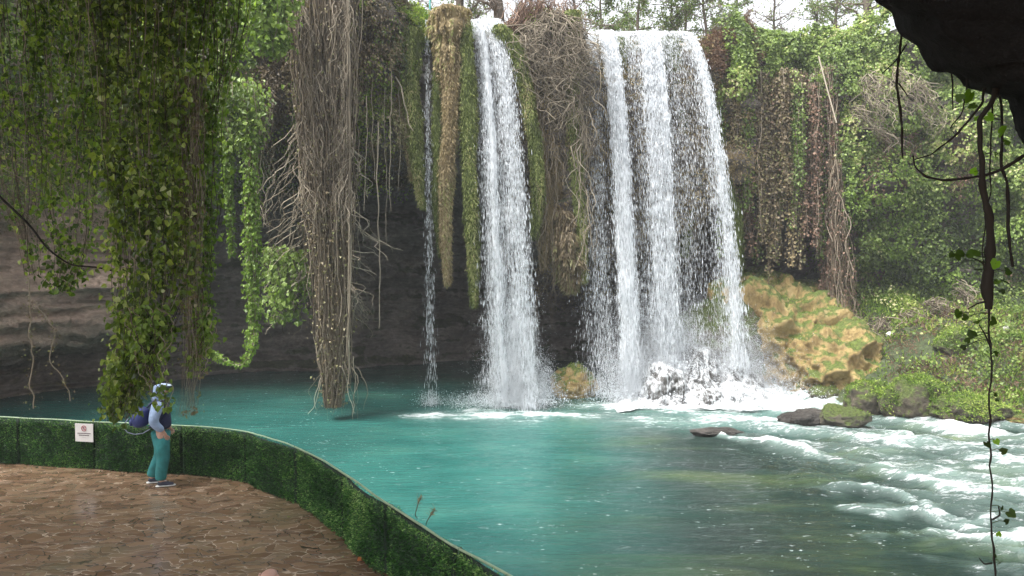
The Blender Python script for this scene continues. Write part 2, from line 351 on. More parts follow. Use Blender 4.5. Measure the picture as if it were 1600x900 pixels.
fo = np.clip(fall*(.82+.5*fbm(q*1.3, 3, 55)), 0, 1.25)+cr*.95+rap*.35*(1+flowf)*ss(8, 12, WX+(WY-16)*.3)
mb = MB(); grid(mb, np.stack([WX, WY, hgt], -1), turq, np.stack([fo, rap, WX*0], -1).reshape(-1, 3))
m, t, o = newmat('river_water'); a = attr(t); fa = attr(t, 'flow'); sx = nd(t, 'ShaderNodeSeparateXYZ'); t.links.new(fa.outputs['Vector'], sx.inputs[0])
big = noise(t, .35, 4, .6, mapscale=(1, 1.6, 1)); alg = noise(t, .32, 4, .6, mapscale=(.55, 1.9, 1), dist=.4)
deep = ramp(t, [(.3, (.006, .016, .014)), (.52, (.016, .034, .026)), (.66, (.045, .07, .03)), (.8, (.12, .15, .03))], alg.outputs[0])
tq = ramp(t, [(.25, (.014, .088, .078)), (.55, (.03, .13, .112)), (.8, (.055, .17, .135))], big.outputs[0])
wc = mix(t, a.outputs['Fac'], deep.outputs[0], tq.outputs[0])
milk = mix(t, mathn(t, 'MULTIPLY', sx.outputs[0], .5, clamp=True), wc, (.35, .48, .44))
f1 = noise(t, 1.6, 8, .72, mapscale=(.75, 2.3, 1), rot=(0, 0, R(10)), dist=.5); f2 = noise(t, 9, 6, .7, mapscale=(.7, 2.2, 1), dist=.3)
fm = mathn(t, 'ADD', mathn(t, 'MULTIPLY', f1.outputs[0], .65), mathn(t, 'MULTIPLY', f2.outputs[0], .35))
ff = mathn(t, 'ADD', mathn(t, 'MULTIPLY', sx.outputs[0], .34), mathn(t, 'ADD', mathn(t, 'MULTIPLY', mathn(t, 'SUBTRACT', fm, .5), 1.9), .5))
fr = ramp(t, [(.68, (0, 0, 0)), (.8, (.45, .45, .45)), (1.0, (.95, .95, .95))], ff)
# small scattered flecks of froth
fl = noise(t, 7, 3, .6, mapscale=(.6, 2.2, 1), rot=(0, 0, R(-12))); fl2 = noise(t, .5, 3)
flk = ramp(t, [(.69, (0, 0, 0)), (.72, (.6, .6, .6))], mathn(t, 'ADD', fl.outputs[0], mathn(t, 'MULTIPLY', mathn(t, 'SUBTRACT', fl2.outputs[0], .5), .25)))
fac = mathn(t, 'MAXIMUM', fr.outputs[0], flk.outputs[0])
cc = mix(t, fac, milk, (.74, .77, .79))
p = nd(t, 'ShaderNodeBsdfPrincipled'); t.links.new(cc, p.inputs['Base Color']); p.inputs['IOR'].default_value = 1.33
t.links.new(mathn(t, 'ADD', mathn(t, 'MULTIPLY', fac, .55), .09), p.inputs['Roughness'])
b1 = noise(t, 2.2, 6, .62, mapscale=(.55, 2.4, 1), dist=.35); b2 = noise(t, 8, 4, .6, mapscale=(.8, 1.8, 1))
hh = mathn(t, 'ADD', mathn(t, 'ADD', b1.outputs[0], mathn(t, 'MULTIPLY', b2.outputs[0], .25)), mathn(t, 'MULTIPLY', fac, .25))
b = nd(t, 'ShaderNodeBump'); b.inputs['Distance'].default_value = .16
t.links.new(mathn(t, 'ADD', mathn(t, 'MULTIPLY', sx.outputs[1], .3), .42), b.inputs['Strength'])
t.links.new(hh, b.inputs['Height']); t.links.new(b.outputs[0], p.inputs['Normal']); t.links.new(p.outputs[0], o.inputs[0])
M['water'] = m
water = mb.build('river_water', m, flow=True); tag(water, kind='structure')
# ---- paved terrace
FT = [(-700, 640), (-300, 645), (0, 650), (120, 656), (240, 661.5), (330, 666), (380, 672), (450, 692), (500, 714), (600, 781), (700, 845), (800, 899), (900, 948), (1000, 990)]
fence_line = poly(np.array([G(a, b, 2.78)[:2] for a, b in FT]), 160)
edge = fence_line
poly_pts = [tuple(x) for x in edge]+[(6, 3.0), (9, -7), (-24, -7), (-24, edge[0][1])]
bm = bmesh.new()
vt = [bm.verts.new((x, y, 1.9)) for x, y in poly_pts]; fc = bm.faces.new(vt)
bmesh.ops.triangulate(bm, faces=[fc])
ex = bmesh.ops.extrude_face_region(bm, geom=bm.faces[:]); bmesh.ops.translate(bm, vec=(0, 0, -2.6), verts=[g for g in ex['geom'] if isinstance(g, bmesh.types.BMVert)])
bmesh.ops.recalc_face_normals(bm, faces=bm.faces[:])
me = bpy.data.meshes.new('paving'); bm.to_mesh(me); bm.free()
m, t, o = newmat('wet_flagstones'); ge = nd(t, 'ShaderNodeNewGeometry'); mp = nd(t, 'ShaderNodeMapping')
mp.inputs['Rotation'].default_value = (0, 0, R(-28)); mp.inputs['Scale'].default_value = (2.3, 5.4, 1); 
wn = noise(t, 1.3, 4); wv = nd(t, 'ShaderNodeVectorMath', operation='MULTIPLY_ADD'); t.links.new(wn.outputs['Color'], wv.inputs[0]); wv.inputs[1].default_value = (.7, .7, 0); t.links.new(ge.outputs['Position'], wv.inputs[2])
t.links.new(wv.outputs[0], mp.inputs[0])
vo = nd(t, 'ShaderNodeTexVoronoi', feature='DISTANCE_TO_EDGE'); vo.inputs['Scale'].default_value = 1.7; vo.inputs['Randomness'].default_value = 1; t.links.new(mp.outputs[0], vo.inputs['Vector'])
vc = nd(t, 'ShaderNodeTexVoronoi'); vc.inputs['Scale'].default_value = 1.7; t.links.new(mp.outputs[0], vc.inputs['Vector'])
sp = nd(t, 'ShaderNodeSeparateColor'); t.links.new(vc.outputs['Color'], sp.inputs[0])
st = ramp(t, [(0, (.14, .083, .05)), (.4, (.2, .125, .075)), (.75, (.26, .17, .105)), (1, (.18, .13, .085))], sp.outputs[0])
n1 = noise(t, 5, 6, .65); n2 = noise(t, .5, 4); n3 = noise(t, 2.3, 4)
c1 = mix(t, .55, st.outputs[0], mix(t, n1.outputs[0], (.5, .5, .5), (1.3, 1.3, 1.3)), 'MULTIPLY')
jw = mathn(t, 'MULTIPLY', n3.outputs[0], .075)
jm = mathn(t, 'LESS_THAN', vo.outputs[0], mathn(t, 'SUBTRACT', jw, .012))
jd = ramp(t, [(.48, (0, 0, 0)), (.56, (1, 1, 1))], noise(t, 3.2, 3).outputs[0])
jc = mix(t, jd.outputs[0], (.05, .032, .02), (.44, .34, .25))
c2 = mix(t, jm, c1, jc)
gm = ramp(t, [(.58, (0, 0, 0)), (.75, (.5, .5, .5))], n2.outputs[0]); c3 = mix(t, gm.outputs[0], c2, (.12, .12, .06))
p = nd(t, 'ShaderNodeBsdfPrincipled'); t.links.new(c3, p.inputs['Base Color'])
rr = ramp(t, [(.35, (.07, .07, .07)), (.62, (.24, .24, .24))], n2.outputs[0]); t.links.new(rr.outputs[0], p.inputs['Roughness'])
b = nd(t, 'ShaderNodeBump'); b.inputs['Strength'].default_value = .45; b.inputs['Distance'].default_value = .012
hq = mathn(t, 'ADD', mathn(t, 'MULTIPLY', mathn(t, 'MINIMUM', vo.outputs[0], .06), 12), mathn(t, 'MULTIPLY', n1.outputs[0], .6))
t.links.new(hq, b.inputs['Height']); t.links.new(b.outputs[0], p.inputs['Normal']); t.links.new(p.outputs[0], o.inputs[0])
me.materials.append(m); pv = bpy.data.objects.new('paving', me); col.objects.link(pv); tag(pv, kind='structure')
# ---- cave mouth round the viewpoint: roof slab and back wall, a closed rock body
def roof_edge(x): return np.interp(x, [-16, -9, -3, -1, 1.5, 5, 16], [9.6, 9.6, 9.3, 8.2, 5.4, 5.2, 6.5])
def slab(zf, thick, seed):
    xs = np.linspace(-15, 15, 170); vs = np.linspace(0, 1, 130); XX, VV = np.meshgrid(xs, vs, indexing='ij')
    YY = -2+(roof_edge(XX)+2)*VV; lo = zf(XX, YY); q = np.stack([XX, YY, XX*0], -1)
    lo = lo+fbm(q*.5, 4, seed)*.35*(1+0*XX); hi = lo*0+14.6+fbm(q*.3, 3, seed+4)*.4
    k = 14; tt = np.linspace(0, 1, k)
    fr_ = np.stack([XX[:, -1:]+0*tt, YY[:, -1:]+.55*np.sin(tt*np.pi)[None]+.25*fbm(np.stack([XX[:, -1:]+0*tt, YY[:, -1:]+0*tt, tt[None]*4+0*XX[:, -1:]], -1), 3, seed+9), lo[:, -1:]*(1-tt)+hi[:, -1:]*tt], -1)
    mb = MB(); Lo = np.stack([XX, YY, lo], -1); Hi = np.stack([XX, YY, hi], -1)[:, ::-1]
    grid(mb, np.concatenate([Lo[:, :-1], fr_, Hi[:, 1:]], 1)); return mb
mb = slab(lambda x, y: np.interp(x, [-15, -11, -1, 2, 15], [12.2, 12.2, 11.6, 9.6, 9.6])+0*y, 3, 120)
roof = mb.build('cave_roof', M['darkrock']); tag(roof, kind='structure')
th = np.linspace(R(300), R(392), 90); zz = np.linspace(1.2, 12.5, 50); TT, ZZ = np.meshgrid(th, zz, indexing='ij')
Cw = np.stack([14.5*np.cos(TT), -1.0+9.0*np.sin(TT)*np.where(np.sin(TT) < 0, .85, .4), ZZ], -1); Cw += unit(Cw*[1, 1, 0])*(fbm(Cw*.35, 4, 200)*.9)[..., None]
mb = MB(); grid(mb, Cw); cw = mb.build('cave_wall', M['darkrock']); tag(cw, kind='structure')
# ---- the dark rock hanging into the picture at the upper right
sil = [(1340, -60), (1366, 2), (1392, 22), (1400, 50), (1432, 74), (1448, 98), (1462, 114), (1485, 112), (1500, 122), (1512, 137), (1538, 143), (1560, 150), (1578, 156), (1584, 185), (1590, 215), (1606, 245), (1640, 330), (1690, 480), (1790, 720), (1900, 1000), (2000, 1400), (2200, 1750), (2900, 1750), (3000, 500), (2900, -700), (2000, -900), (1500, -760), (1330, -420), (1315, -200)]
loop = []
nL = 620
pp = np.array(sil+[sil[0]], float); d = np.r_[0, np.cumsum(np.linalg.norm(np.diff(pp, axis=0), axis=1))]; s = np.linspace(0, d[-1], nL, endpoint=False)
lp = np.stack([np.interp(s, d, pp[:, i]) for i in (0, 1)], -1)
cxy = np.array([1900., 60.])
rings = []
for Yd, k in [(3.5, .02), (3.55, .3), (3.6, .58), (3.75, .84), (4.0, .95), (4.3, .99), (4.6, .965), (5.0, .9), (5.4, .75), (5.6, .4), (5.65, .02)]:
    pt = cxy+(lp-cxy)*k; rings.append(P(pt[:, 0], pt[:, 1], Yd))
Rg = np.array(rings)
# more rings by interpolation
k = np.linspace(0, len(rings)-1, 70); i0 = np.clip(k.astype(int), 0, len(rings)-2); f = (k-i0)[:, None, None]; Rg = Rg[i0]*(1-f)+Rg[i0+1]*f
cen = P(1900, 60, 4.5); dirn = unit(Rg-cen)
Rg = Rg+dirn*(fbm(Rg*2.2, 4, 300)*.06+np.abs(fbm(Rg*7, 3, 310))*.03)[..., None]
Rg = np.concatenate([Rg, Rg[:, :1]], 1)
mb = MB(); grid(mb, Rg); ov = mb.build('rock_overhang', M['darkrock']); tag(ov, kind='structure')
# ================================================================== WATERFALLS
def watermat(name, sheet):
    m, t, o = newmat(name); p = nd(t, 'ShaderNodeBsdfPrincipled'); p.inputs['Base Color'].default_value = (.8, .83, .86, 1); p.inputs['Roughness'].default_value = .35
    tr = nd(t, 'ShaderNodeBsdfTranslucent'); tr.inputs[0].default_value = (.8, .83, .86, 1)
    ms = nd(t, 'ShaderNodeMixShader'); ms.inputs[0].default_value = .35; t.links.new(p.outputs[0], ms.inputs[1]); t.links.new(tr.outputs[0], ms.inputs[2])
    if not sheet: t.links.new(ms.outputs[0], o.inputs[0]); return m
    a = attr(t); fa = attr(t, 'flow')
    mp = nd(t, 'ShaderNodeMapping'); mp.inputs['Scale'].default_value = (1, .11, 1); t.links.new(fa.outputs['Vector'], mp.inputs[0])
    n1 = noise(t, 3.2, 5, .7, vec=mp.outputs[0]); mp2 = nd(t, 'ShaderNodeMapping'); mp2.inputs['Scale'].default_value = (1, .3, 1); t.links.new(fa.outputs['Vector'], mp2.inputs[0])
    n2 = noise(t, 11, 5, .75, vec=mp2.outputs[0])
    nn = mathn(t, 'ADD', mathn(t, 'MULTIPLY', n1.outputs[0], .5), mathn(t, 'MULTIPLY', n2.outputs[0], .5))
    al = mathn(t, 'MULTIPLY', mathn(t, 'ADD', mathn(t, 'MULTIPLY', mathn(t, 'SUBTRACT', nn, .5), 1.7), mathn(t, 'SUBTRACT', a.outputs['Fac'], .56)), 3.0, clamp=False)
    al = mathn(t, 'ADD', al, .5, clamp=True)
    tp = nd(t, 'ShaderNodeBsdfTransparent'); m2 = nd(t, 'ShaderNodeMixShader'); t.links.new(al, m2.inputs[0]); t.links.new(tp.outputs[0], m2.inputs[1]); t.links.new(ms.outputs[0], m2.inputs[2])
    t.links.new(m2.outputs[0], o.inputs[0]); return m
M['drop'] = watermat('falling_water', False); M['sheet'] = watermat('water_sheet', True)
def spindles(mb, p, d, L, r):
    m = len(p); d = unit(d); u = unit(np.cross(d, rndu(m))); w_ = np.cross(d, u); L = L[:, None]; r = r[:, None]
    V = [p-d*L*.5, p+d*L*.5]
    for k in range(3):
        a_ = k*2*np.pi/3; V.append(p+d*L*.12+r*(math.cos(a_)*u+math.sin(a_)*w_))
    V = np.stack(V, 1); i = np.arange(m)[:, None]*5
    tr = np.concatenate([i+[[0, 3, 2]], i+[[0, 4, 3]], i+[[0, 2, 4]], i+[[1, 2, 3]], i+[[1, 3, 4]], i+[[1, 4, 2]]])
    mb.add(V, t=tr)
g0 = 9.8
def stream(mbd, mbs, pxl, pyl, Yl, pxb, pyb, vy, wl, wb, n, size=1.0, dens=None, lanes=12, clump=.5):
    """one strand of falling water: from the lip seen at (pxl,pyl) to its foot at height zb"""
    n = int(n*1.12)
    a = P(pxl, pyl, Yl); zb = pyb; T = math.sqrt(2*(a[2]-zb)/g0)
    Yb = Yl-vy*T; Xb = (pxb-800)/F*Yb; vx = (Xb-a[0])/T
    if n:
        t_ = T*rng.uniform(0, 1, n)**.8
        lane = rng.integers(0, lanes, n); lo_ = rng.normal(0, 1, lanes)*.8
        u = lo_[lane]*(1-clump)+rng.normal(0, 1, n)*clump*.8
        wv_ = wl+(wb-wl)*(t_/T)
        # droplets gather in travelling clots
        ph_ = rng.uniform(0, 99, lanes)[lane]; t_ = np.clip(t_+.035*fbm(np.stack([t_*14+ph_, ph_, ph_*0+Yl+pxl], -1), 2, 5), 0, T)
        p = np.stack([a[0]+vx*t_+u*wv_, Yl-vy*t_+rng.normal(0, .16, n)*(.4+t_), a[2]-.5*g0*t_**2], -1)
        p[:, :2] += rng.normal(0, .05, (n, 2))*(t_**1.3)[:, None]
        d = np.stack([vx+rng.normal(0, .5, n), -vy+rng.normal(0, .4, n), -g0*t_-.8], -1)
        L = rng.uniform(.06, .4, n)*(.35+.65*t_/T)*size**.5; r = rng.gamma(2.0, .0032, n)*size
        k = p[:, 2] > .05; spindles(mbd, p[k], d[k], L[k], r[k])
    if mbs is not None and dens:
        nu, nv = 14, 90; uu = np.linspace(-1, 1, nu); tt = np.linspace(-.0, T, nv); UU, TT = np.meshgrid(uu, tt, indexing='ij')
        W = wl+(wb-wl)*TT/T
        S = np.stack([a[0]+vx*TT+UU*W*1.25, Yl-vy*TT-.12*np.cos(UU*1.5), a[2]-.5*g0*TT**2], -1)
        S[..., 1] += .1*fbm(S*1.5, 2, 4); S[..., 0] += .06*fbm(S*[1, 1, .6], 2, 9)*TT
        dd = -.06+np.interp(TT/T, np.linspace(0, 1, len(dens)), dens)-.55*np.abs(UU)**3
        grid(mbs, S, dd, np.stack([S[..., 0]*1.0, -.5*g0*TT**2*1.0, UU*0+Yl+pxl*.1], -1).reshape(-1, 3))
def mist(mbd, c, r, n, sz=.011):
    p = np.asarray(c)+rng.normal(0, 1, (n, 3))*np.asarray(r)*.6; p = p[p[:, 2] > .03]; m = len(p)
    spindles(mbd, p, rndu(m), rng.uniform(.8, 2, m)*sz*1.6, rng.uniform(.4, 1.2, m)*sz)
def jets(mbd, c, spread, n, up=2.2):      # splash thrown up at the foot
    m = n; a_ = rng.uniform(0, 2*np.pi, m); sp_ = rng.gamma(2, .5, m); t_ = rng.uniform(0, .55, m)
    v = np.stack([np.cos(a_)*sp_, np.sin(a_)*sp_*.6-.3, rng.uniform(.6, 1, m)*up*1.6], -1)
    p = np.asarray(c)+rng.normal(0, 1, (m, 3))*[spread, .3, .05]+v*t_[:, None]; p[:, 2] -= .5*g0*t_**2
    vel = v.copy(); vel[:, 2] -= g0*t_; k = p[:, 2] > .02
    spindles(mbd, p[k], vel[k], rng.uniform(.02, .08, m)[k], rng.gamma(2, .0048, m)[k])
m_, t_, o_ = newmat('mist'); pv_ = nd(t_, 'ShaderNodeVolumePrincipled'); pv_.inputs['Color'].default_value = (.97, .98, 1, 1); pv_.inputs['Density'].default_value = .035; t_.links.new(pv_.outputs[0], o_.inputs['Volume']); M['mist'] = m_
def waterfall(label, loc, build, fog=()):
    e = empty('waterfall', loc, label, 'waterfall'); d = MB(); s = MB(); x = MB(); build(d, s, x)
    d.build('falling_drops', M['drop'], e, smooth=False)
    if s.n: s.build('water_curtain', M['sheet'], e, flow=True)
    x.build('spray', M['drop'], e, smooth=False)
    for c, r in fog:
        for k_ in (1.0, .72, .45):
            bm_ = bmesh.new(); bmesh.ops.create_icosphere(bm_, subdivisions=3, radius=1); V = np.array([v.co[:] for v in bm_.verts]); T = [[v.index for v in f.verts] for f in bm_.faces]; bm_.free()
            mb = MB(); V = V*(1+.18*fbm(V*1.5+c[0], 3, 3))[:, None]*np.array(r)*k_+np.array(c); V[:, 2] = np.maximum(V[:, 2], .12+.01*k_); mb.add(V, t=T); mb.build('mist', M['mist'], e)
    return e
def f_big(d, s, x):
    Y = 31.6
    stream(d, s, 938, 49, Y, 989, .5, 1.45, .26, .42, 15000, 1.25, (.68, .66, .62, .6, .7, .8), 9, .35)
    stream(d, s, 950, 49, Y, 992, .6, 1.5, .14, .22, 6000, 1.3, (.66, .7, .72, .68, .74, .8), 6, .4)
    stream(d, s, 1006, 50, Y, 1048, 1.3, 1.35, .3, .5, 13000, 1.25, (.66, .6, .56, .52, .54, .6), 8, .45)
    stream(d, s, 1020, 50, Y, 1056, 1.5, 1.25, .12, .3, 5000, 1.5, (.72, .7, .64, .6, .6, .64), 5, .45)
    stream(d, s, 1066, 52, Y, 1158, 1.4, 1.5, .14, .3, 9500, 1.3, (.7, .66, .6, .55, .52, .6), 6, .4)
    stream(d, s, 1060, 50, Y+.1, 1138, 1.6, 1.3, .3, .3, 3800, .85, (.62, .5, .42, .36, .36, .44), 8, .5)
    stream(d, s, 976, 50, Y+.1, 1018, .6, 1.2, .45, .8, 7500, .75, (.6, .5, .38, .34, .36, .44), 16, .4)
    stream(d, s, 1036, 50, Y+.1, 1090, 1.3, 1.1, .6, .9, 8000, .75, (.6, .48, .38, .34, .36, .4), 18, .4)
    stream(d, s, 920, 50, Y+.1, 948, .3, 1.2, .25, .5, 6500, .75, (.75, .5, .4, .36, .4, .5), 10, .5)
    stream(d, None, 905, 60, Y, 925, .1, 1.2, .3, .5, 3000, .6, None, 12, .6)
    for px, z, Yb, rr, n in [(985, .9, 29.0, (1.0, .6, 1.2), 26000), (1045, 2.3, 29.6, (1.2, .5, .9), 20000), (1160, 1.8, 29.8, (.8, .5, 1.1), 13000), (1100, 1.4, 29.9, (2.6, .5, 1.0), 16000), (1190, .5, 29.4, (1.4, .7, .6), 9000), (1010, 3.2, 29.4, (1.6, .6, 1.6), 10000)]:
        mist(x, ((px-800)/F*Yb, Yb, z), rr, n)
    for px, z, Yb, sp_, n in [(988, .1, 28.9, .8, 3000), (1048, 1.2, 29.2, .8, 2500), (1158, 1.1, 29.4, .5, 1800), (1120, .1, 28.2, 1.8, 900), (1195, .1, 28.9, 1.0, 1600)]:
        jets(x, ((px-800)/F*Yb, Yb, z), sp_, n)
big = waterfall('widest white waterfall of several strands pouring over the cliff onto boulders', P(1030, 620, 29.2)*[1, 1, 0], f_big, [((7.0, 30.0, 1.2), (3.6, 1.0, 2.0)), ((4.9, 29.1, 1.2), (.9, 1.0, 2.4)), ((6.5, 29.8, 2.0), (1.3, .8, 2.4)), ((9.6, 29.2, .9), (1.6, 1.2, 1.6))])
def f_mid(d, s, x):
    Y = 30.1
    stream(d, s, 747, 32, Y, 788, .1, 1.25, .09, .17, 8000, 1.1, (.85, .85, .84, .76, .72, .8), 4, .4)
    stream(d, s, 770, 31, Y, 832, .1, 1.35, .24, .42, 12000, 1.1, (.75, .6, .48, .46, .52, .7), 9, .45)
    stream(d, s, 741, 32, Y+.1, 775, .1, 1.1, .16, .4, 7000, .8, (.72, .55, .45, .45, .5, .62), 8, .5)
    stream(d, s, 762, 31, Y+.1, 806, .1, 1.2, .3, .62, 7500, .9, (.7, .52, .44, .46, .55, .8), 12, .45)
    for px, z, Yb, rr, n in [(806, .7, 28.0, (.95, .5, 1.1), 22000), (800, 2.6, 28.1, (.8, .5, 1.5), 8000), (850, .9, 28.2, (.35, .4, .8), 3500), (760, .25, 28, (1.6, .6, .3), 4000)]:
        mist(x, ((px-800)/F*Yb, Yb, z), rr, n)
    jets(x, P(806, 640, 28)*[1, 1, 0]+[0, 0, .05], .9, 3500)
    jets(x, P(848, 640, 28)*[1, 1, 0]+[0, 0, .05], .15, 900, 2.8)
waterfall('tall narrow waterfall falling straight into the turquoise pool beside moss tongues', P(806, 640, 28)*[1, 1, 0], f_mid, [((.25, 28, .6), (1.9, 1.0, 1.3)), ((.25, 28, 1.5), (1.0, .8, 2.6))])
def f_thin(d, s, x):
    stream(d, None, 667, 32, 29.9, 673, .1, .8, .05, .17, 1300, .85, None, 5, .6)
    stream(d, None, 667, 170, 29.7, 672, .1, .6, 0.04, .14, 650, .9, None, 4, .5)
    mist(x, P(673, 640, 28.5)*[1, 1, 0]+[0, 0, .2], (.4, .3, .3), 1200); jets(x, P(673, 640, 28.5)*[1, 1, 0], .2, 250, 1.2)
waterfall('thinnest wispy waterfall dripping between two moss tongues', P(673, 640, 28.5)*[1, 1, 0], f_thin)
# ================================================================== ROCKS
def rock(name, label, c, dim, mat, cat='boulder', seed=0, amp=.28, fr=1.3, sub=5, rot=0, group=None, sink=.25, ridged=.12):
    bm = bmesh.new(); bmesh.ops.create_icosphere(bm, subdivisions=sub, radius=1)
    V = np.array([v.co[:] for v in bm.verts]); Fc = np.array([[v.index for v in f.verts] for f in bm.faces]); bm.free()
    q = V*fr+seed*7.7; d_ = 1+amp*fbm(q, 4, seed)+ridged*(1-np.abs(fbm(q*2.1, 3, seed+5)))-.05*np.abs(fbm(q*6, 3, seed+9)); V = V*d_[:, None]
    V = V*np.asarray(dim)*.5; cr_, sr_ = math.cos(rot), math.sin(rot); V = V@np.array([[cr_, sr_, 0], [-sr_, cr_, 0], [0, 0, 1]])
    V = V+[0, 0, dim[2]*(.5-sink)]
    mb = MB(); mb.add(V, t=Fc); o = mb.build(name, mat); o.location = tuple(map(float, c)); return tag(o, label, cat, group)
rock('rock_mound', 'large ochre rock mound streaked with moss at the foot of the cliff', (12.2, 33.6, 0), (6.4, 4.6, 5.9), M['ochre'], 'rock mound', 3, .3, 1.25, 6, .3, sink=.2, ridged=.3)
rock('rock_mound', 'lower ochre rock apron right of the moss streaked mound', (13.9, 32.2, 0), (4.2, 4.2, 3.2), M['ochre'], 'rock mound', 14, .3, 1.5, 6, .1, sink=.25, ridged=.3)
rock('rock_mound', 'mossy grey rock slope behind the right strand of the widest waterfall', (8.9, 32.4, 0), (4.6, 3.0, 4.6), M['boulder'], 'rock mound', 8, .25, 1.2, 6, -.2, sink=.2)
def at(px, py, z=0): g = G(px, py, z); return (g[0], g[1], z)
for i, (lab, px, py, dim, mt, sd_, rt) in enumerate([
 ('tan and green boulder in the pool left of the widest waterfall', 897, 622, (1.8, 1.3, 1.5), 'ochre', 21, .2),
 ('wet dark boulder with water running over it, centre of the widest waterfall foot', 1040, 634, (1.8, 1.4, 1.9), 'wetrock', 22, 0),
 ('dark wet boulder high behind the cascade foot', 1098, 626, (1.9, 1.3, 2.8), 'wetrock', 23, .5),
 ('dark upright wet stone between the two left strands at the waterfall foot', 1008, 622, (.9, .9, 2.5), 'wetrock', 24, 0),
 ('smooth grey wet boulder at the right end of the waterfall foot', 1163, 628, (1.7, 1.2, 1.5), 'wetrock', 25, -.3),
 ('wet boulder half hidden by foam between the cascade strands', 1104, 638, (1.3, 1.0, .8), 'wetrock', 26, 0),
 ('rounded bright mossy boulder at the water edge, leftmost of the bank', 1368, 646, (1.6, 1.3, 1.5), 'mossboulder', 31, .1),
 ('dark undercut boulder with a mossy cap right of the round mossy one', 1440, 652, (2.0, 1.4, 1.9), 'mossboulder', 32, 0),
 ('long low boulder with a bright mossy top above the rapids', 1530, 662, (2.6, 1.3, 1.15), 'mossboulder', 33, -.05),
 ('small green and yellow stone islet in the river before the bank', 1322, 668, (1.55, .9, .95), 'boulder', 34, -.25),
 ('flat dark stone awash beside the small green islet', 1262, 664, (1.75, .8, .6), 'wetrock', 35, .1),
 ('low dark stone barely breaking the surface at the head of the rapids', 1120, 682, (1.5, .5, .3), 'wetrock', 36, 0),
 ('small stone at the foot of the ochre rocks', 1292, 625, (1.2, .7, .7), 'boulder', 37, 0),
 ('tan rock shelf at the right edge of the bank', 1590, 662, (1.6, .8, .45), 'ochre', 38, 0),
 ('dark rock hollow stone on the bank near the right edge', 1595, 585, (1.6, 1.4, 1.6), 'wetrock', 39, 0),
 ('broken mossy stone on the bank behind the long low boulder', 1500, 625, (1.8, 1.2, 1.2), 'mossboulder', 41, .4),
 ('ochre stone at the waterline left of the round mossy boulder', 1325, 612, (1.3, .9, .6), 'ochre', 42, .4)]):
    gx, gy, gz = at(px, py); z0 = 0
    if px > 1450 and py < 640: gz = bankz(np.array([gx]), np.array([gy]))[0]
    rock('boulder', lab, (gx, gy+dim[1]*.35, max(gz-.1, 0)), dim, M[mt], 'boulder', sd_, .26, 1.3, 5, rt)

# white water running over the stones at the foot of the widest waterfall
m_, t_, o_ = newmat('cascade_water'); p_ = nd(t_, 'ShaderNodeBsdfPrincipled'); p_.inputs['Base Color'].default_value = (.78, .81, .83, 1); p_.inputs['Roughness'].default_value = .45
a1 = noise(t_, 1.7, 6, .7, mapscale=(1.6, 1, .45), dist=.6); a2 = noise(t_, 8, 5, .7, mapscale=(1.5, 1, .4)); at_ = attr(t_)
al_ = mathn(t_, 'ADD', mathn(t_, 'MULTIPLY', mathn(t_, 'SUBTRACT', mathn(t_, 'ADD', mathn(t_, 'MULTIPLY', a1.outputs[0], .55), mathn(t_, 'MULTIPLY', a2.outputs[0], .45)), .5), 6), at_.outputs['Fac'], clamp=True)
tp_ = nd(t_, 'ShaderNodeBsdfTransparent'); mx_ = nd(t_, 'ShaderNodeMixShader'); t_.links.new(al_, mx_.inputs[0]); t_.links.new(tp_.outputs[0], mx_.inputs[1]); t_.links.new(p_.outputs[0], mx_.inputs[2]); t_.links.new(mx_.outputs[0], o_.inputs[0])
bm_n = nd(t_, 'ShaderNodeBump'); bm_n.inputs['Distance'].default_value = .08; t_.links.new(a2.outputs[0], bm_n.inputs['Height']); t_.links.new(bm_n.outputs[0], p_.inputs['Normal'])
xs = np.linspace(3.9, 11.6, 190); ts = np.linspace(0, 1, 90); XX, TT = np.meshgrid(xs, ts, indexing='ij')
prof = np.interp(XX, [3.9, 4.8, 5.6, 6.6, 7.6, 8.8, 9.8, 10.8, 11.6], [.2, .4, .8, 1.6, 1.7, 1.3, .9, .4, .1])
YY = 30.1-2.7*TT+.3*fbm(np.stack([XX, TT*2, XX*0], -1), 3, 8); qq = np.stack([XX, YY, XX*0], -1)
ZZ = prof*(1-TT)**.9*(1+.2*fbm(qq*1.1, 3, 4))+.14*np.abs(fbm(qq*2.4, 3, 6))*(1-TT*.6)+.02; ZZ = ZZ*ss(3.9, 4.4, XX)*ss(11.6, 11, XX)+.015
mb = MB(); grid(mb, np.stack([XX, YY, ZZ], -1), .3+.45*fbm(qq*.7, 2, 19)+.3*TT); mb.build('cascade', m_, big)
for o in [o for o in bpy.data.objects if o.name.startswith('boulder') and o.data.materials[0] == M['wetrock'] and o.location.x > 4.5 and o.location.x < 10.5 and o.location.y > 26.5]:
    V = np.zeros(len(o.data.vertices)*3, np.float32); o.data.vertices.foreach_get('co', V); V = V.reshape(-1, 3).astype(float); NN = np.zeros(len(V)*3, np.float32); o.data.vertices.foreach_get('normal', NN); NN = NN.reshape(-1, 3)
    tri = np.zeros(len(o.data.polygons)*3, np.int32); o.data.polygons.foreach_get('vertices', tri)
    mb = MB(); mb.add(V+NN*.035+np.array(o.location[:]), t=tri.reshape(-1, 3), a=.16+.4*NN[:, 2]); mb.build('water_film', m_, big)
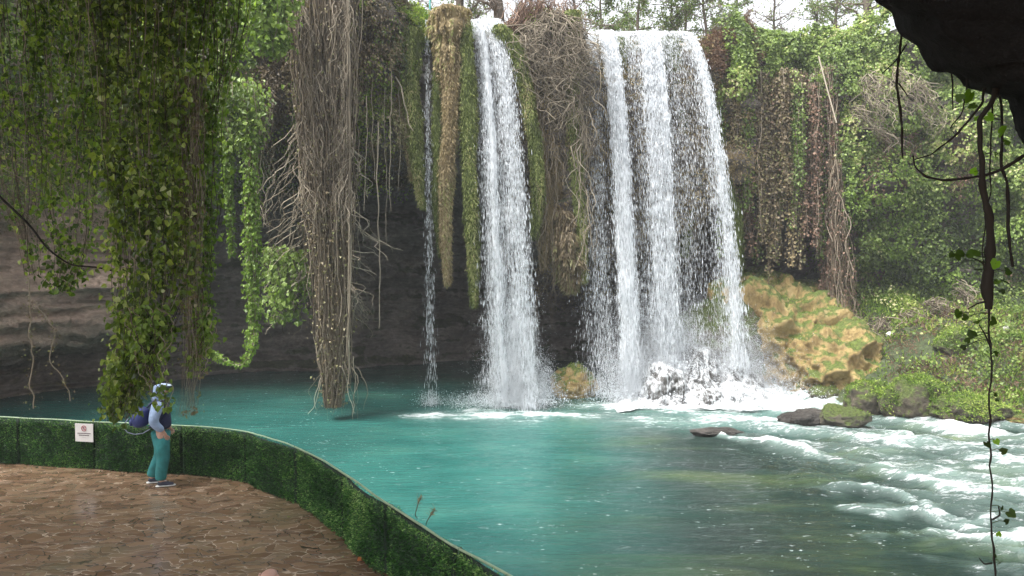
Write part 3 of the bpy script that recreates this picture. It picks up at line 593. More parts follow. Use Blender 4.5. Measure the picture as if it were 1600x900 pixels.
# ================================================================== VEGETATION
def lv_dir(n, out, down=.9, spread=.6):    # leaf tip directions and face normals
    t = np.asarray(out)*.35+np.array([0, 0, -down])+rng.normal(0, spread, (n, 3))*[1, 1, .6]
    nr = np.asarray(out)+rng.normal(0, .55, (n, 3)); return unit(t), unit(nr)
def along(paths, n, jit):                 # random points along a bundle of paths
    m, k = paths.shape[:2]; i = rng.integers(0, m, n); u = rng.uniform(0, k-1.001, n); j = u.astype(int); f = (u-j)[:, None]
    p = paths[i, j]*(1-f)+paths[i, j+1]*f; o = rng.normal(0, 1, (n, 3))*[1, 1, .4]; return p+o*jit, unit(o), i, u/(k-1)
# ---- hanging vines close to the viewer, left side
def near_vine(label, pts, Y, rad, nstr, nleaf, size, mat, seed, rootmat='root', depth=.35, jit=.05, leafy=1.0, stemr=.006, vr=(0, 1), extra_roots=0, group=None):
    """pts: centre line (px,py) top to bottom; rad: half width in px along it"""
    ax = poly([P(a, b, Y) for a, b in pts], 40); rr = np.interp(np.linspace(0, 1, 40), np.linspace(0, 1, len(rad)), rad)/F*Y
    e = empty('hanging_vine', ax[0], label, 'hanging vine', group)
    th_ = rng.uniform(0, 2*np.pi, nstr); ro = np.sqrt(rng.uniform(0, 1, nstr)); end = np.where(rng.random(nstr) < .5, 1, rng.uniform(.35, 1, nstr))
    k = 40; tt = np.linspace(0, 1, k)[None]*end[:, None]; base = np.stack([np.interp(tt, np.linspace(0, 1, 40), ax[:, i]) for i in range(3)], -1)
    rw = np.interp(tt, np.linspace(0, 1, 40), rr)
    pth = base+np.stack([np.cos(th_)[:, None]*ro[:, None]*rw, np.sin(th_)[:, None]*ro[:, None]*rw*depth*2, 0*rw], -1)
    ph = rng.uniform(0, 900, (nstr, 1)); qq = np.stack(np.broadcast_arrays(tt*6, ph, ph*.3), -1)
    pth[..., 0] += .09*fbm(qq, 3, seed); pth[..., 1] += .09*fbm(qq+50, 3, seed+3)
    mb = MB(); tubes(mb, pth, np.linspace(1, .45, k)[None]*stemr*rng.uniform(.6, 1.6, (nstr, 1)), rng.random(nstr), 4); mb.build('stems', M[rootmat], e)
    if nleaf:
        mb = MB(); c, o_, i, u = along(pth, nleaf, jit)
        # foliage grows in clumps with gaps between
        keep = (fbm(c*[3.2, 3.2, 2.4], 3, seed+40)+rng.normal(0, .25, nleaf)) > (-.22 if leafy >= 1 else .12)
        c = c[keep]; o_ = o_[keep]; n = len(c); out = o_*.5+np.array([0, -.75, .15]); t_, nr = lv_dir(n, out)
        cl = fbm(c*[2, 2, 1.6], 2, seed+60)*.25; v = np.clip(vr[0]+(vr[1]-vr[0])*(rng.beta(1.1, 1.7, n)+cl), 0, 1)
        leaves(mb, c, t_, nr, size*rng.uniform(.35, 1.45, n), rng.uniform(.6, 1, n), v); mb.build('foliage', M[mat], e, smooth=False)
    return e
near_vine('thickest dark ivy column hanging in front of the person, reaching the hedge fence', [(238, -280), (240, -90), (238, 80), (235, 200), (245, 320), (248, 430), (232, 530), (198, 595), (190, 655)], 9.3, [120, 112, 95, 80, 72, 72, 66, 36, 18], 100, 21000, .07, 'ivydark', 1, depth=.5, jit=.07)
near_vine('bright green ivy fringe along the right edge of the thickest ivy column', [(345, -280), (345, -90), (350, 60), (325, 200), (322, 330), (318, 450), (312, 560)], 9.6, [45, 45, 42, 20, 16, 15, 10], 26, 4200, .06, 'ivybright', 2, jit=.05)
near_vine('pale dry strand ending in a bare forked root beside the person', [(300, 120), (303, 300), (297, 450), (300, 560), (297, 625), (295, 650)], 9.15, [16, 17, 15, 13, 9, 11], 46, 1500, .04, 'dry', 3, 'twig', jit=.05, stemr=.004, vr=(.4, 1))
near_vine('sparse green vine draped at the far left edge of the picture', [(15, -280), (15, -90), (20, 80), (25, 200), (38, 330), (55, 430)], 9.8, [55, 60, 50, 40, 12], 34, 4600, .06, 'ivy', 4, jit=.08, leafy=.5)
near_vine('wide leafy vine between the far left vine and the thickest column', [(110, -280), (110, -90), (112, 60), (110, 180), (108, 300), (112, 400), (95, 455)], 9.9, [80, 80, 75, 66, 55, 42, 14], 50, 8500, .062, 'ivy', 5, depth=.4, jit=.08)
near_vine('light leafed sprig covering the hood of the person by the fence', [(228, 480), (240, 560), (250, 605), (252, 636)], 8.9, [32, 30, 24, 12], 14, 750, .065, 'ivybright', 6, jit=.05)
near_vine('shaded ivy mass filling the top left corner behind the thickest column', [(180, -250), (180, -100), (180, 40), (170, 130), (165, 240)], 10.4, [190, 180, 140, 90, 30], 60, 5500, .065, 'ivydark', 7, depth=.3, jit=.1)
near_vine('yellow green leaf tuft low on the right side of the thickest column', [(322, 480), (318, 540), (310, 585)], 9.3, [14, 20, 16], 10, 620, .055, 'ivybright', 8, jit=.05)
# twigs tangled through the vines at the left
def tangle(name, label, cat, starts, ends, n, k, amp, rad, mat, part=None, vr=(0, 1), sides=4, sc_=1.0, group=None):
    i = rng.integers(0, len(starts), n); a_ = np.asarray(starts)[i]; b_ = np.asarray(ends)[i]
    a_ = a_+rng.normal(0, .12, (n, 3)); b_ = b_+rng.normal(0, .25, (n, 3)); pth = wpath(a_, b_, k, amp, sc_, rng.integers(0, 999))
    mb = MB(); tubes(mb, pth, np.linspace(1, .4, k)[None]*rng.uniform(.6, 1.5, (n, 1))*rad, rng.uniform(*vr, n), sides)
    o = mb.build(name, M[mat]); o_ = tag(o, label, cat, group); return o_, pth
tangle('bare_twigs', 'pale bare twigs tangled in the vines at the left edge', 'twigs', P([0, 20, 60, -20], [180, 150, 200, 240], 10.1), P([60, 110, 140, 90], [250, 300, 240, 330], 10.0), 60, 14, .22, .005, 'twig', sc_=2.5)
mb = MB(); bp = poly([P(-20, 285, 9.0), P(0, 308, 9.0), P(45, 350, 9.0), (P(75, 390, 9.0)), P(110, 415, 9.0), P(150, 417, 9.0), P(185, 425, 9.1)], 30); tubes(mb, bp[None], np.linspace(.016, .009, 30)[None], .2, 6)
tag(mb.build('bare_branch', M['darkbark']), 'dark curved bare branch reaching in from the left edge to the ivy column', 'branch')
for lab, pts, r in [('long thin grey vine hanging before the lower left rock wall', [(42, 430), (48, 500), (52, 560), (50, 640)], .01), ('crooked thin twig hanging by the lower left rock wall', [(60, 470), (90, 520), (70, 560), (100, 590), (105, 630)], .007)]:
    mb = MB(); bp = poly([P(a, b, 11) for a, b in pts], 24)[None]; bp = bp+.04*fbm(bp*3, 3, 5)[..., None]; tubes(mb, bp, r, .6, 5)
    c, o_, i, u = along(bp, 90, .05); e = MB(); t_, nr = lv_dir(90, o_)
    root = mb.build('hanging_vine', M['twig']); tag(root, lab, 'hanging vine'); leaves(e, c, t_, nr, .035*rng.uniform(.5, 1.2, 90), .8, rng.random(90)); e.build('foliage', M['dry'], root, smooth=False)
# ---- ivy strands and shrubs further back on the left
def far_vine(label, pts, Y, rad, nstr, nleaf, size, mat, seed, rootmat='root', stemr=.012, jit=.1, vr=(0, 1), name='hanging_vine', cat='hanging vine', group=None, wander=.12, depth=.8, simple=False, curl=.15, straight=.5):
    ax = poly([P(a, b, Y) for a, b in pts], 30); rr = np.interp(np.linspace(0, 1, 30), np.linspace(0, 1, len(rad)), rad)/F*Y
    e = empty(name, ax[0], label, cat, group); k = 30
    th_ = rng.uniform(0, 2*np.pi, nstr); ro = np.sqrt(rng.uniform(0, 1, nstr)); end = np.where(rng.random(nstr) < straight, 1, rng.uniform(.4, 1, nstr))
    tt = np.linspace(0, 1, k)[None]*end[:, None]; base = np.stack([np.interp(tt, np.linspace(0, 1, 30), ax[:, i]) for i in range(3)], -1); rw = np.interp(tt, np.linspace(0, 1, 30), rr)
    pth = base+np.stack([np.cos(th_)[:, None]*ro[:, None]*rw, np.sin(th_)[:, None]*ro[:, None]*rw*depth, 0*rw], -1)
    ph = rng.uniform(0, 900, (nstr, 1)); L = np.linalg.norm(ax[-1]-ax[0]); qq = np.stack(np.broadcast_arrays(tt*L*.8, ph, ph*.3), -1)
    pth[..., 0] += wander*fbm(qq, 3, seed); pth[..., 1] += wander*fbm(qq+50, 3, seed+3)
    mb = MB(); tubes(mb, pth, np.linspace(1, .5, k)[None]*stemr*rng.uniform(.5, 1.7, (nstr, 1)), rng.random(nstr), 4); mb.build('stems', M[rootmat], e)
    if nleaf:
        mb = MB(); c, o_, i, u = along(pth, nleaf, jit); n = len(c); out = o_*.7+np.array([0, -.5, .1]); t_, nr = lv_dir(n, out)
        v = np.clip(vr[0]+(vr[1]-vr[0])*(rng.beta(2, 2.4, n)+.25*fbm(c*[1, 1, .7], 2, seed+60)), 0, 1)
        leaves(mb, c, t_, nr, size*rng.uniform(.5, 1.3, n), rng.uniform(.65, 1, n), v, simple, curl); mb.build('foliage', M[mat], e, smooth=False)
    return e
far_vine('long light green ivy tongue hanging free before the dark cave, left of the root column', [(388, 170), (392, 280), (394, 400), (398, 490), (392, 540)], 21, [6, 8, 9, 9, 6], 14, 2700, .1, 'ivybright', 31, jit=.06, vr=(0, .7), wander=.07)
far_vine('thin pale root and ivy thread at the tip of the long light green tongue', [(398, 520), (392, 550), (376, 572), (350, 565), (330, 548)], 20.5, [5, 3, 2, 2, 2], 5, 260, .1, 'ivybright', 32, 'twig', jit=.06)
far_vine('short ivy strand just left of the long light green tongue', [(357, 220), (356, 300), (360, 370), (362, 400)], 21.4, [6, 7, 6, 3], 7, 800, .1, 'ivybright', 33, jit=.05, vr=(0, .5), wander=.06)
far_vine('grey green leafy shrub hanging above the long light green tongue', [(372, 130), (376, 180), (378, 235)], 21.2, [30, 32, 18], 26, 1500, .12, 'wallivy', 34, jit=.2, vr=(0, .8))
far_vine('bright lime green shrub high between the ivy column and the root column', [(424, -40), (424, 10), (425, 50), (424, 84)], 24, [28, 30, 28, 16], 22, 2400, .17, 'ivybright', 35, jit=.2, vr=(.1, .9))
far_vine('loose pale bare root dangling before the cave beside the ivy tongue', [(412, 170), (410, 240), (414, 300), (418, 360)], 21.5, [4, 5, 6, 5], 9, 60, .07, 'dry', 36, 'twig', .014, wander=.3)
far_vine('small blue green shrub clinging to the cave wall left of the root column', [(446, 390), (452, 440), (450, 500)], 27, [16, 24, 10], 20, 1500, .17, 'wallivy', 37, 'twig', jit=.3, vr=(.3, .8), wander=.5)
# ---- the thick brown root column
far_vine('massive brown column of dangling roots reaching almost to the pool', [(508, -60), (508, 60), (512, 200), (516, 340), (520, 460), (522, 560), (520, 636)], 26, [56, 52, 46, 42, 36, 30, 12], 560, 12000, .085, 'dry', 40, 'root', .015, jit=.12, wander=.16, depth=.8, straight=.35, name='root_column', cat='root column')
far_vine('single grey root stem along the right side of the root column', [(543, -40), (545, 150), (547, 340), (546, 480), (545, 600)], 25.3, [3, 3, 3, 3, 2], 8, 0, .1, 'dry', 41, 'twig', .028, wander=.05, name='hanging_root', cat='hanging root')
for i, (lab, px, y0, y1, Y, r) in enumerate([('long straight single root hanging before the dark cave right of the root column', 591, 190, 514, 28, .032), ('short thin root hanging right of the long straight one', 612, 110, 330, 28.6, .022), ('thin root thread left of the long straight single root', 573, 150, 330, 28.3, .02), ('wavy pale root emerging beside the first moss tongue', 618, 120, 205, 28.4, .035), ('slim root under the brown thicket near the root column', 583, 90, 280, 28.6, .018), ('thin root strand hugging the right flank of the root column', 560, 200, 410, 26.5, .02), ('straight pale root close to the leftmost moss tongue', 622, 90, 300, 29.2, .016), ('thin dangling root over the cave mouth nearest the shrub ledge', 602, 100, 380, 28.9, .014)]):
    mb = MB(); bp = wpath(P(px, y0, Y), P(px+(18 if 'wavy' in lab else 1), y1, Y), 26, .12 if 'wavy' not in lab else .35, .6, i*9); tubes(mb, bp, np.linspace(r, r*.6, 26)[None]*.8, .8, 5)
    tag(mb.build('hanging_root', M['twig']), lab, 'hanging root')
tangle('root_tangle', 'short curled rootlets and snapped stems matted over the face of the root column', 'root tangle', np.concatenate([P([470, 500, 530, 545, 480, 540], [y, y+20, y+10, y+30, y+40, y-10], 25.2) for y in (0, 90, 180, 270)]), np.concatenate([P([485, 505, 520, 535, 490, 530], [y+70, y+80, y+60, y+90, y+90, y+60], 25.0) for y in (0, 90, 180, 270)]), 210, 12, .22, .01, 'twig', vr=(0, .9), sc_=2)
# curly pale roots at the right of the root column
tangle('root_tangle', 'curling pale roots spreading right of the root column at mid height', 'root tangle', P([548, 548, 546, 552], [330, 400, 450, 240], 25.6), P([590, 580, 570, 560], [400, 430, 500, 300], 26.4), 46, 16, .5, .016, 'twig', sc_=1.2)
tangle('root_tangle', 'curling grey roots spreading over the rock left of the root column', 'root tangle', P([470, 465, 472, 470], [200, 300, 350, 420], 26), P([420, 425, 440, 450], [360, 420, 440, 520], 27), 40, 16, .6, .018, 'twig', sc_=1)
tangle('root_tangle', 'root ends trailing down from the tip of the root column', 'root tangle', P([505, 515, 530, 543], [540, 560, 550, 560], 25.8), P([503, 510, 525, 545], [636, 640, 625, 650], 25.8), 26, 12, .25, .015, 'twig', sc_=1)
# ---- moss tongues
def moss_tongue(label, pts, Y, rad, n, mat, seed, size=.17, vr=(0, 1), group=None):
    n = int(n*1.9); size *= .68
    ax = poly([P(a, b, Y) for a, b in pts], 60); rr = np.interp(np.linspace(0, 1, 60), np.linspace(0, 1, len(rad)), rad)/F*Y
    e = empty('moss_tongue', ax[0], label, 'hanging moss', group)
    th_ = np.linspace(0, 2*np.pi, 15); T_ = np.linspace(0, 1, 60)
    lump = 1+.3*fbm(np.stack(np.broadcast_arrays(np.cos(th_)[None]*1.2, np.sin(th_)[None]*1.2, T_[:, None]*9+seed), -1), 3, seed)
    S = ax[:, None]+(rr[:, None]*lump*.82)[..., None]*np.stack([np.cos(th_), np.sin(th_), 0*th_], -1)[None]
    mb = MB(); grid(mb, S, .25); mb.build('core', M[mat], e)
    i = rng.uniform(0, 58.9, n); j = i.astype(int); a_ = rng.uniform(0, 2*np.pi, n); k = (a_/(2*np.pi)*14).astype(int)
    f = (i-j)[:, None]; p = S[j, k]*(1-f)+S[j+1, k]*f; p = p+rng.normal(0, .04, (n, 3))
    o_ = np.stack([np.cos(a_), np.sin(a_), 0*a_], -1); t_ = unit(o_*rng.uniform(.1, .7, (n, 1))+[0, 0, -1]+rng.normal(0, .25, (n, 3)))
    v = np.clip(vr[0]+(vr[1]-vr[0])*(rng.beta(2, 2, n)+.4*fbm(p*[3.5, 3.5, .5], 3, seed+7)), 0, 1)
    mb = MB(); leaves(mb, p, t_, o_+rng.normal(0, .5, (n, 3)), size*rng.uniform(.4, 1.5, n), .24, v, True, .05); mb.build('moss_fringe', M[mat], e, smooth=False); return e
moss_tongue('leftmost green moss tongue, ending above the dark cave', [(642, 44), (641, 140), (650, 220), (656, 300), (662, 325)], 29.3, [20, 15, 13, 10, 3], 7500, 'moss', 51, vr=(.2, 1))  # raised tone range puts the light on this tongue into its colour
moss_tongue('brown moss flank left of the thin wispy fall', [(628, 30), (628, 120), (634, 200), (645, 280)], 29.6, [16, 12, 9, 3], 3500, 'tanmoss', 52)
moss_tongue('grassy green and tan mossy head between the thin fall and the narrow waterfall', [(700, 14), (700, 50), (703, 100), (704, 170)], 29.2, [30, 30, 22, 10], 9000, 'tanmoss', 53, .24)
moss_tongue('longest tan moss tongue with a pointed forked tip, between the two left falls', [(706, 90), (703, 200), (696, 300), (695, 380), (700, 444)], 29.0, [16, 13, 13, 9, 3], 9500, 'tanmoss', 54, .18, (.05, .9))
moss_tongue('green moss strip on the left side of the longest tan tongue', [(684, 110), (683, 220), (683, 320), (689, 400)], 29.1, [6, 8, 8, 3], 3800, 'moss', 55, .15, (0, .7))
moss_tongue('green moss tongue hugging the left edge of the narrow waterfall', [(727, 40), (731, 130), (733, 260), (739, 380), (741, 478)], 29.0, [10, 14, 12, 11, 3], 9500, 'moss', 56, .17, (.1, .9))
moss_tongue('arching green moss band along the right edge of the narrow waterfall', [(782, 42), (806, 80), (822, 140), (835, 220), (842, 300), (836, 372)], 29.4, [16, 14, 11, 10, 10, 4], 9500, 'moss', 57, .17, (.1, .95))
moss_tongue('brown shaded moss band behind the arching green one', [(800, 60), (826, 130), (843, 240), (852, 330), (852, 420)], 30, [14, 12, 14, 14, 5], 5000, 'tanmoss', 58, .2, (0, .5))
moss_tongue('yellowish moss pillar left of the widest waterfall', [(893, 20), (893, 110), (898, 220), (907, 330), (912, 440)], 30, [18, 14, 11, 9, 4], 8500, 'moss', 59, .17, (.3, 1))
moss_tongue('grey brown mossy root ball hanging low between the waterfalls', [(880, 330), (884, 390), (890, 430), (892, 452)], 30.2, [16, 24, 27, 8], 9500, 'dry', 60, .34, (0, .8))
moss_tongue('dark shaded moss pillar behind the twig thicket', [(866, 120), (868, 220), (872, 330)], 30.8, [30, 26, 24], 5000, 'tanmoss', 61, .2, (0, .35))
moss_tongue('moss strip showing through the widest waterfall', [(968, 60), (975, 150), (985, 260)], 31.9, [12, 9, 4], 2500, 'moss', 62, .17)
moss_tongue('second moss strip seen through the water between the central and right strands', [(1045, 60), (1062, 200), (1075, 330), (1070, 400)], 32, [16, 18, 14, 5], 5000, 'moss', 63, .17, (0, .7))
moss_tongue('narrow moss edge along the right rim of the widest waterfall', [(1100, 75), (1110, 150), (1128, 260), (1150, 340), (1156, 420)], 32.3, [9, 9, 8, 10, 5], 4500, 'moss', 64, .17, (0, .6))
# ---- thickets
tw, _ = tangle('twig_thicket', 'brown thicket of curling bare twigs hanging between the two big waterfalls', 'thicket', P([830, 850, 870, 885, 900, 815], [40, 25, 20, 30, 60, 60], 29.8), P([840, 870, 900, 910, 868, 850], [100, 150, 120, 90, 195, 130], 29.2), 330, 20, 1.0, .0135, 'twig', vr=(0, .7), sc_=.9)
tangle('twig_thicket', 'reddish dead brush capping the rock between the two big waterfalls', 'thicket', P([800, 830, 850, 880, 895], [45, 50, 50, 48, 60], 30.3), P([815, 832, 856, 875, 890], [5, -5, 2, 8, 20], 30.3), 300, 12, .6, .02, 'reddry', sc_=1)
tangle('root_tangle', 'long thin roots straggling over the left strands of the widest waterfall', 'root tangle', P([900, 905, 910], [100, 150, 200], 29.6), P([930, 925, 915], [160, 240, 400], 29.4), 34, 18, .5, .018, 'twig', sc_=.9)
tangle('root_tangle', 'thin roots dangling in the gap under the twig thicket', 'root tangle', P([850, 860, 870, 855], [180, 200, 230, 300], 29.5), P([852, 862, 872, 857], [430, 340, 290, 500], 29.6), 34, 18, .35, .011, 'twig', vr=(0, .4), sc_=.9)
# ---- cover of the cliff: leaves scattered on its real surface, bulging in clumps
def cover(name, label, pxr, zr, n, size, mat, mask, bulge=.7, seed=0, vr=(0, 1), simple=True, rel=False, down=.8, cat='ivy', curl=.12, wd=.8):
    px = rng.uniform(*pxr, n); top_ = np.interp(px, cpx, zl); z = (top_+rng.uniform(*zr, n)) if rel else rng.uniform(*zr, n)
    z = np.minimum(z, top_-.02); mk = mask(px, z)
    p, nr = con(px, z); cl = fbm(p*.9, 3, seed)
    keep = rng.random(n) < np.clip(mk*(1+.9*cl), 0, 1); p = p[keep]; nr = nr[keep]; n = len(p)
    b_ = np.clip(.5+.8*fbm(p*.75, 3, seed+2), 0, 1.3)*bulge
    p = p+nr*(b_*rng.uniform(.55, 1, n)**.5+rng.uniform(0, .1, n))[:, None]+rng.normal(0, .04, (n, 3))
    t_, nn = lv_dir(n, nr, down); v = np.clip(vr[0]+(vr[1]-vr[0])*(rng.beta(2, 2.4, n)+.45*fbm(p*.45, 3, seed+5)+.2*fbm(p*2, 2, seed+6)), 0, 1)
    mb = MB(); leaves(mb, p, t_, unit(nn+nr*.5), size*rng.uniform(.5, 1.4, n), rng.uniform(wd*.8, wd*1.2, n), v, simple, curl)
    o = mb.build(name, M[mat], smooth=False); return tag(o, label, cat, kind='stuff')
def band(a, b, s=12): return lambda px, z: ss(a-s, a+s, px)*ss(b+s, b-s, px)
wall = lambda px, z: ss(1282, 1312, px)
cover('ivy_cover', 'dense green ivy covering the right cliff wall down to the bank', (1275, 1800), (2.2, 16.5), 150000, .125, 'wallivy', lambda px, z: wall(px, z)*ss(1.8, 3.2, z+.7*np.sin(px*.03)), .95, 401)
cover('bright_ivy_cover', 'lighter yellow green ivy patches on the right cliff wall', (1290, 1800), (3, 14), 60000, .125, 'ivybright', lambda px, z: wall(px, z)*ss(.02, .3, fbm(np.stack([px*.012, z*.25, px*0], -1), 3, 9)), 1.05, 402, (0, .75))
cover('dry_undergrowth', 'brown dead stems and leaves among the ivy of the right cliff', (1290, 1800), (1.2, 15), 50000, .15, 'reddry', lambda px, z: wall(px, z)*np.maximum(ss(.25, .5, fbm(np.stack([px*.014, z*.3, px*0+9], -1), 3, 12)), ss(4.2, 2.5, z)), .9, 403, wd=.25)
cover('ivy_cover', 'olive ivy crown spilling over the lip right of the widest waterfall', (1085, 1400), (-3.0, 0), 60000, .135, 'wallivy', lambda px, z: band(1125, 1400)(px, z)*ss(-2.8, -.6, z-np.interp(px, cpx, zl)+.7*np.sin(px*.09)), 1.0, 404, (.05, .95), rel=True)
cover('red_brush', 'reddish dry brush on the lip beside the right rim of the widest waterfall', (1085, 1180), (-2.0, 0), 14000, .17, 'reddry', lambda px, z: band(1092, 1160)(px, z), .9, 405, rel=True, wd=.2, down=.1)
cover('dry_cover', 'brown dry creeper on the overhang left of the moss tongues', (400, 660), (9.4, 16.8), 60000, .13, 'dry', lambda px, z: band(400, 640)(px, z), .7, 406, (0, .85), wd=.5)
cover('ivy_patches', 'dark green creeper patches on the overhang beside the root column', (400, 660), (9, 16.8), 26000, .12, 'ivydark', lambda px, z: band(400, 645)(px, z)*ss(0, .25, fbm(np.stack([px*.03, z*.5, px*0], -1), 3, 3)), .8, 407)
cover('ivy_cover', 'ivy and dry creeper clothing the upper left cliff behind the hanging columns', (-250, 420), (8.0, 16.5), 75000, .13, 'ivy', lambda px, z: band(-300, 420)(px, z)*ss(6.5, 9.5, z+.8*np.sin(px*.02)), .7, 408, (0, .9))
cover('dry_cover', 'dry grey creeper on the upper left cliff', (-250, 430), (7, 16), 40000, .14, 'dry', lambda px, z: ss(.05, .3, fbm(np.stack([px*.02, z*.4, px*0], -1), 3, 13)), .6, 409, wd=.35)
cover('moss_cover', 'moss and dead grass on the tufa behind the waterfalls', (800, 1160), (3, 15), 42000, .14, 'tanmoss', lambda px, z: ss(2.5, 5, z)*.8, .45, 410, (0, .6), wd=.3)
cover('moss_cover', 'green grass tufts along the lip around the narrow waterfall', (610, 900), (-1.2, 0), 12000, .2, 'grass', lambda px, z: 1-band(738, 790, 4)(px, z), .4, 411, (0, 1), rel=True, wd=.2, down=.2)
# ---- curtain of vines right of the widest waterfall
ords = ['first', 'second', 'third', 'fourth', 'fifth', 'sixth', 'seventh', 'eighth', 'ninth', 'tenth', 'eleventh', 'twelfth', 'thirteenth', 'fourteenth', 'fifteenth', 'sixteenth', 'seventeenth', 'eighteenth', 'nineteenth', 'twentieth', 'twenty-first', 'twenty-second']
cur = [(1118, 320, 8, 'w'), (1128, 400, 7, 'w'), (1140, 300, 8, 'w'), (1150, 250, 6, 'd'), (1158, 360, 7, 'd'), (1168, 330, 8, 'w'), (1178, 300, 7, 'w'), (1188, 380, 8, 'd'), (1197, 452, 8, 'd'), (1207, 410, 7, 'd'), (1216, 330, 8, 'w'), (1226, 300, 6, 'd'), (1236, 415, 8, 't'), (1247, 290, 8, 'w'), (1256, 335, 7, 'd'), (1266, 260, 7, 'r'), (1274, 385, 7, 'r'), (1283, 400, 7, 'w'), (1291, 455, 8, 'r'), (1300, 505, 8, 'r')]
kinds = {'w': ('wallivy', (.1, .9), 'leafy green'), 'd': ('dry', (.0, .85), 'beaded brown'), 't': ('tanmoss', (.3, 1), 'thick tan mossy'), 'r': ('reddry', (0, .8), 'purplish brown rooty')}
for i, (px, yb, r, k_) in enumerate(cur):
    mt, vr, wd_ = kinds[k_]
    far_vine('%s vine, %s from the waterfall in the right hand curtain' % (wd_, ords[i]), [(px+rng.uniform(-3, 3), rng.uniform(98, 135)), (px, 170), (px+rng.uniform(-3, 3), (170+yb)/2), (px+(5 if k_ == 'd' else 0), yb)], 32.7+rng.uniform(-.4, .4), [r*1.1, r, r*.75, 2], 12 if k_ != 'r' else 26, 1300, .13 if k_ in 'wd' else .12, mt, 500+i, 'root', .015, jit=.09, vr=vr, group='vines of the curtain right of the waterfall', simple=True)
for i in range(19):
    px = (cur[i][0]+cur[i+1][0])/2+rng.uniform(-1, 1); yb = 250+170*abs(math.sin(i*2.3))+max(0, px-1270)*2.5
    kk = ['wallivy', 'dry', 'reddry'][(i*7) % 3]
    far_vine('thin straggling strand in the right hand curtain, between its %s and %s vines' % (ords[i], ords[i+1]), [(px, rng.uniform(95, 125)), (px+rng.uniform(-3, 3), 180), (px+rng.uniform(-3, 3), yb*.8), (px+rng.uniform(-5, 5), yb)], 32.9+rng.uniform(-.4, .3), [11, 8, 5, 1], 14, 700, .12, kk, 700+i, 'root', .012, jit=.09, vr=(.1, 1), group='thin strands of the curtain right of the waterfall', simple=True)
far_vine('dead twiggy roots trailing at the left foot of the right ivy wall', [(1302, 250), (1310, 380), (1318, 450), (1325, 535)], 32.4, [6, 12, 17, 20], 60, 900, .1, 'reddry', 560, 'root', .016, wander=.3)
tangle('dead_brush', 'grey bare brush under the ivy on the right slope', 'dead brush', P([1340, 1380, 1420, 1460, 1500], [500, 500, 490, 470, 450], 32), P([1350, 1390, 1440, 1480, 1530], [540, 545, 530, 500, 480], 31.6), 200, 14, .6, .016, 'twig', vr=(0, .7), sc_=1.2)
tangle('dead_brush', 'bare twigs tangled high on the right ivy wall', 'dead brush', P([1360, 1400, 1440, 1340], [120, 110, 130, 170], 31.4), P([1380, 1420, 1470, 1400], [190, 180, 200, 230], 31), 120, 14, .6, .014, 'twig', vr=(0, .8), sc_=1.2)
mb = MB(); tubes(mb, poly([P(1279, 88, 31.6), P(1290, 130, 31.5), P(1307, 192, 31.4)], 12)[None], .03, 1, 6); tag(mb.build('dead_cane', M['twig']), 'pale straight dead cane slanting down the right ivy curtain', 'cane')
# ---- plants of the bank
def on_bank(n, xr, yr, mask=None):
    x = rng.uniform(*xr, n); y = rng.uniform(*yr, n); k = y > np.interp(x, WL[:, 0], WL[:, 1])+.15; x, y = x[k], y[k]
    k = rng.random(len(x)) < np.clip(.55+.9*fbm(np.stack([x*.6, y*.6, x*0], -1), 3, 71 if mask is None else mask), 0, 1); x, y = x[k], y[k]; return np.stack([x, y, bankz(x, y)], -1)
def ground(name, label, n, xr, yr, size, mat, vr, mk, wd=.25, up=.8, lift=.1, simple=True):
    p = on_bank(n, xr, yr, mk); m_ = len(p); p[:, 2] += rng.uniform(0, lift, m_)+np.clip(fbm(p*1.3, 3, mk), 0, 1)*lift*2; t_ = unit(rng.normal(0, .6, (m_, 3))+[0, -.35, up]); nn = unit(rng.normal(0, .5, (m_, 3))+[0, -.6, .5])
    mb = MB(); v = np.clip(vr[0]+(vr[1]-vr[0])*(rng.beta(2, 2, m_)+.4*fbm(p*.8, 3, mk+1)), 0, 1); leaves(mb, p, t_, nn, size*rng.uniform(.5, 1.4, m_), wd, v, simple, .1)
    tag(mb.build(name, M[mat], smooth=False), label, 'ground cover', kind='stuff')
ground('bank_grass', 'tufts of grass over the right river bank', 60000, (13.8, 26), (23, 37), .2, 'grass', (0, 1), 801)
ground('dead_stems', 'dead brown stems and litter on the right river bank', 38000, (13.6, 26), (23, 37), .22, 'reddry', (0, .9), 803, .12, .3)
ground('creeper', 'low bright creeper leaves on the right river bank', 40000, (15.5, 28), (23, 36), .12, 'wallivy', (.1, 1), 805, .8, .2, .35)
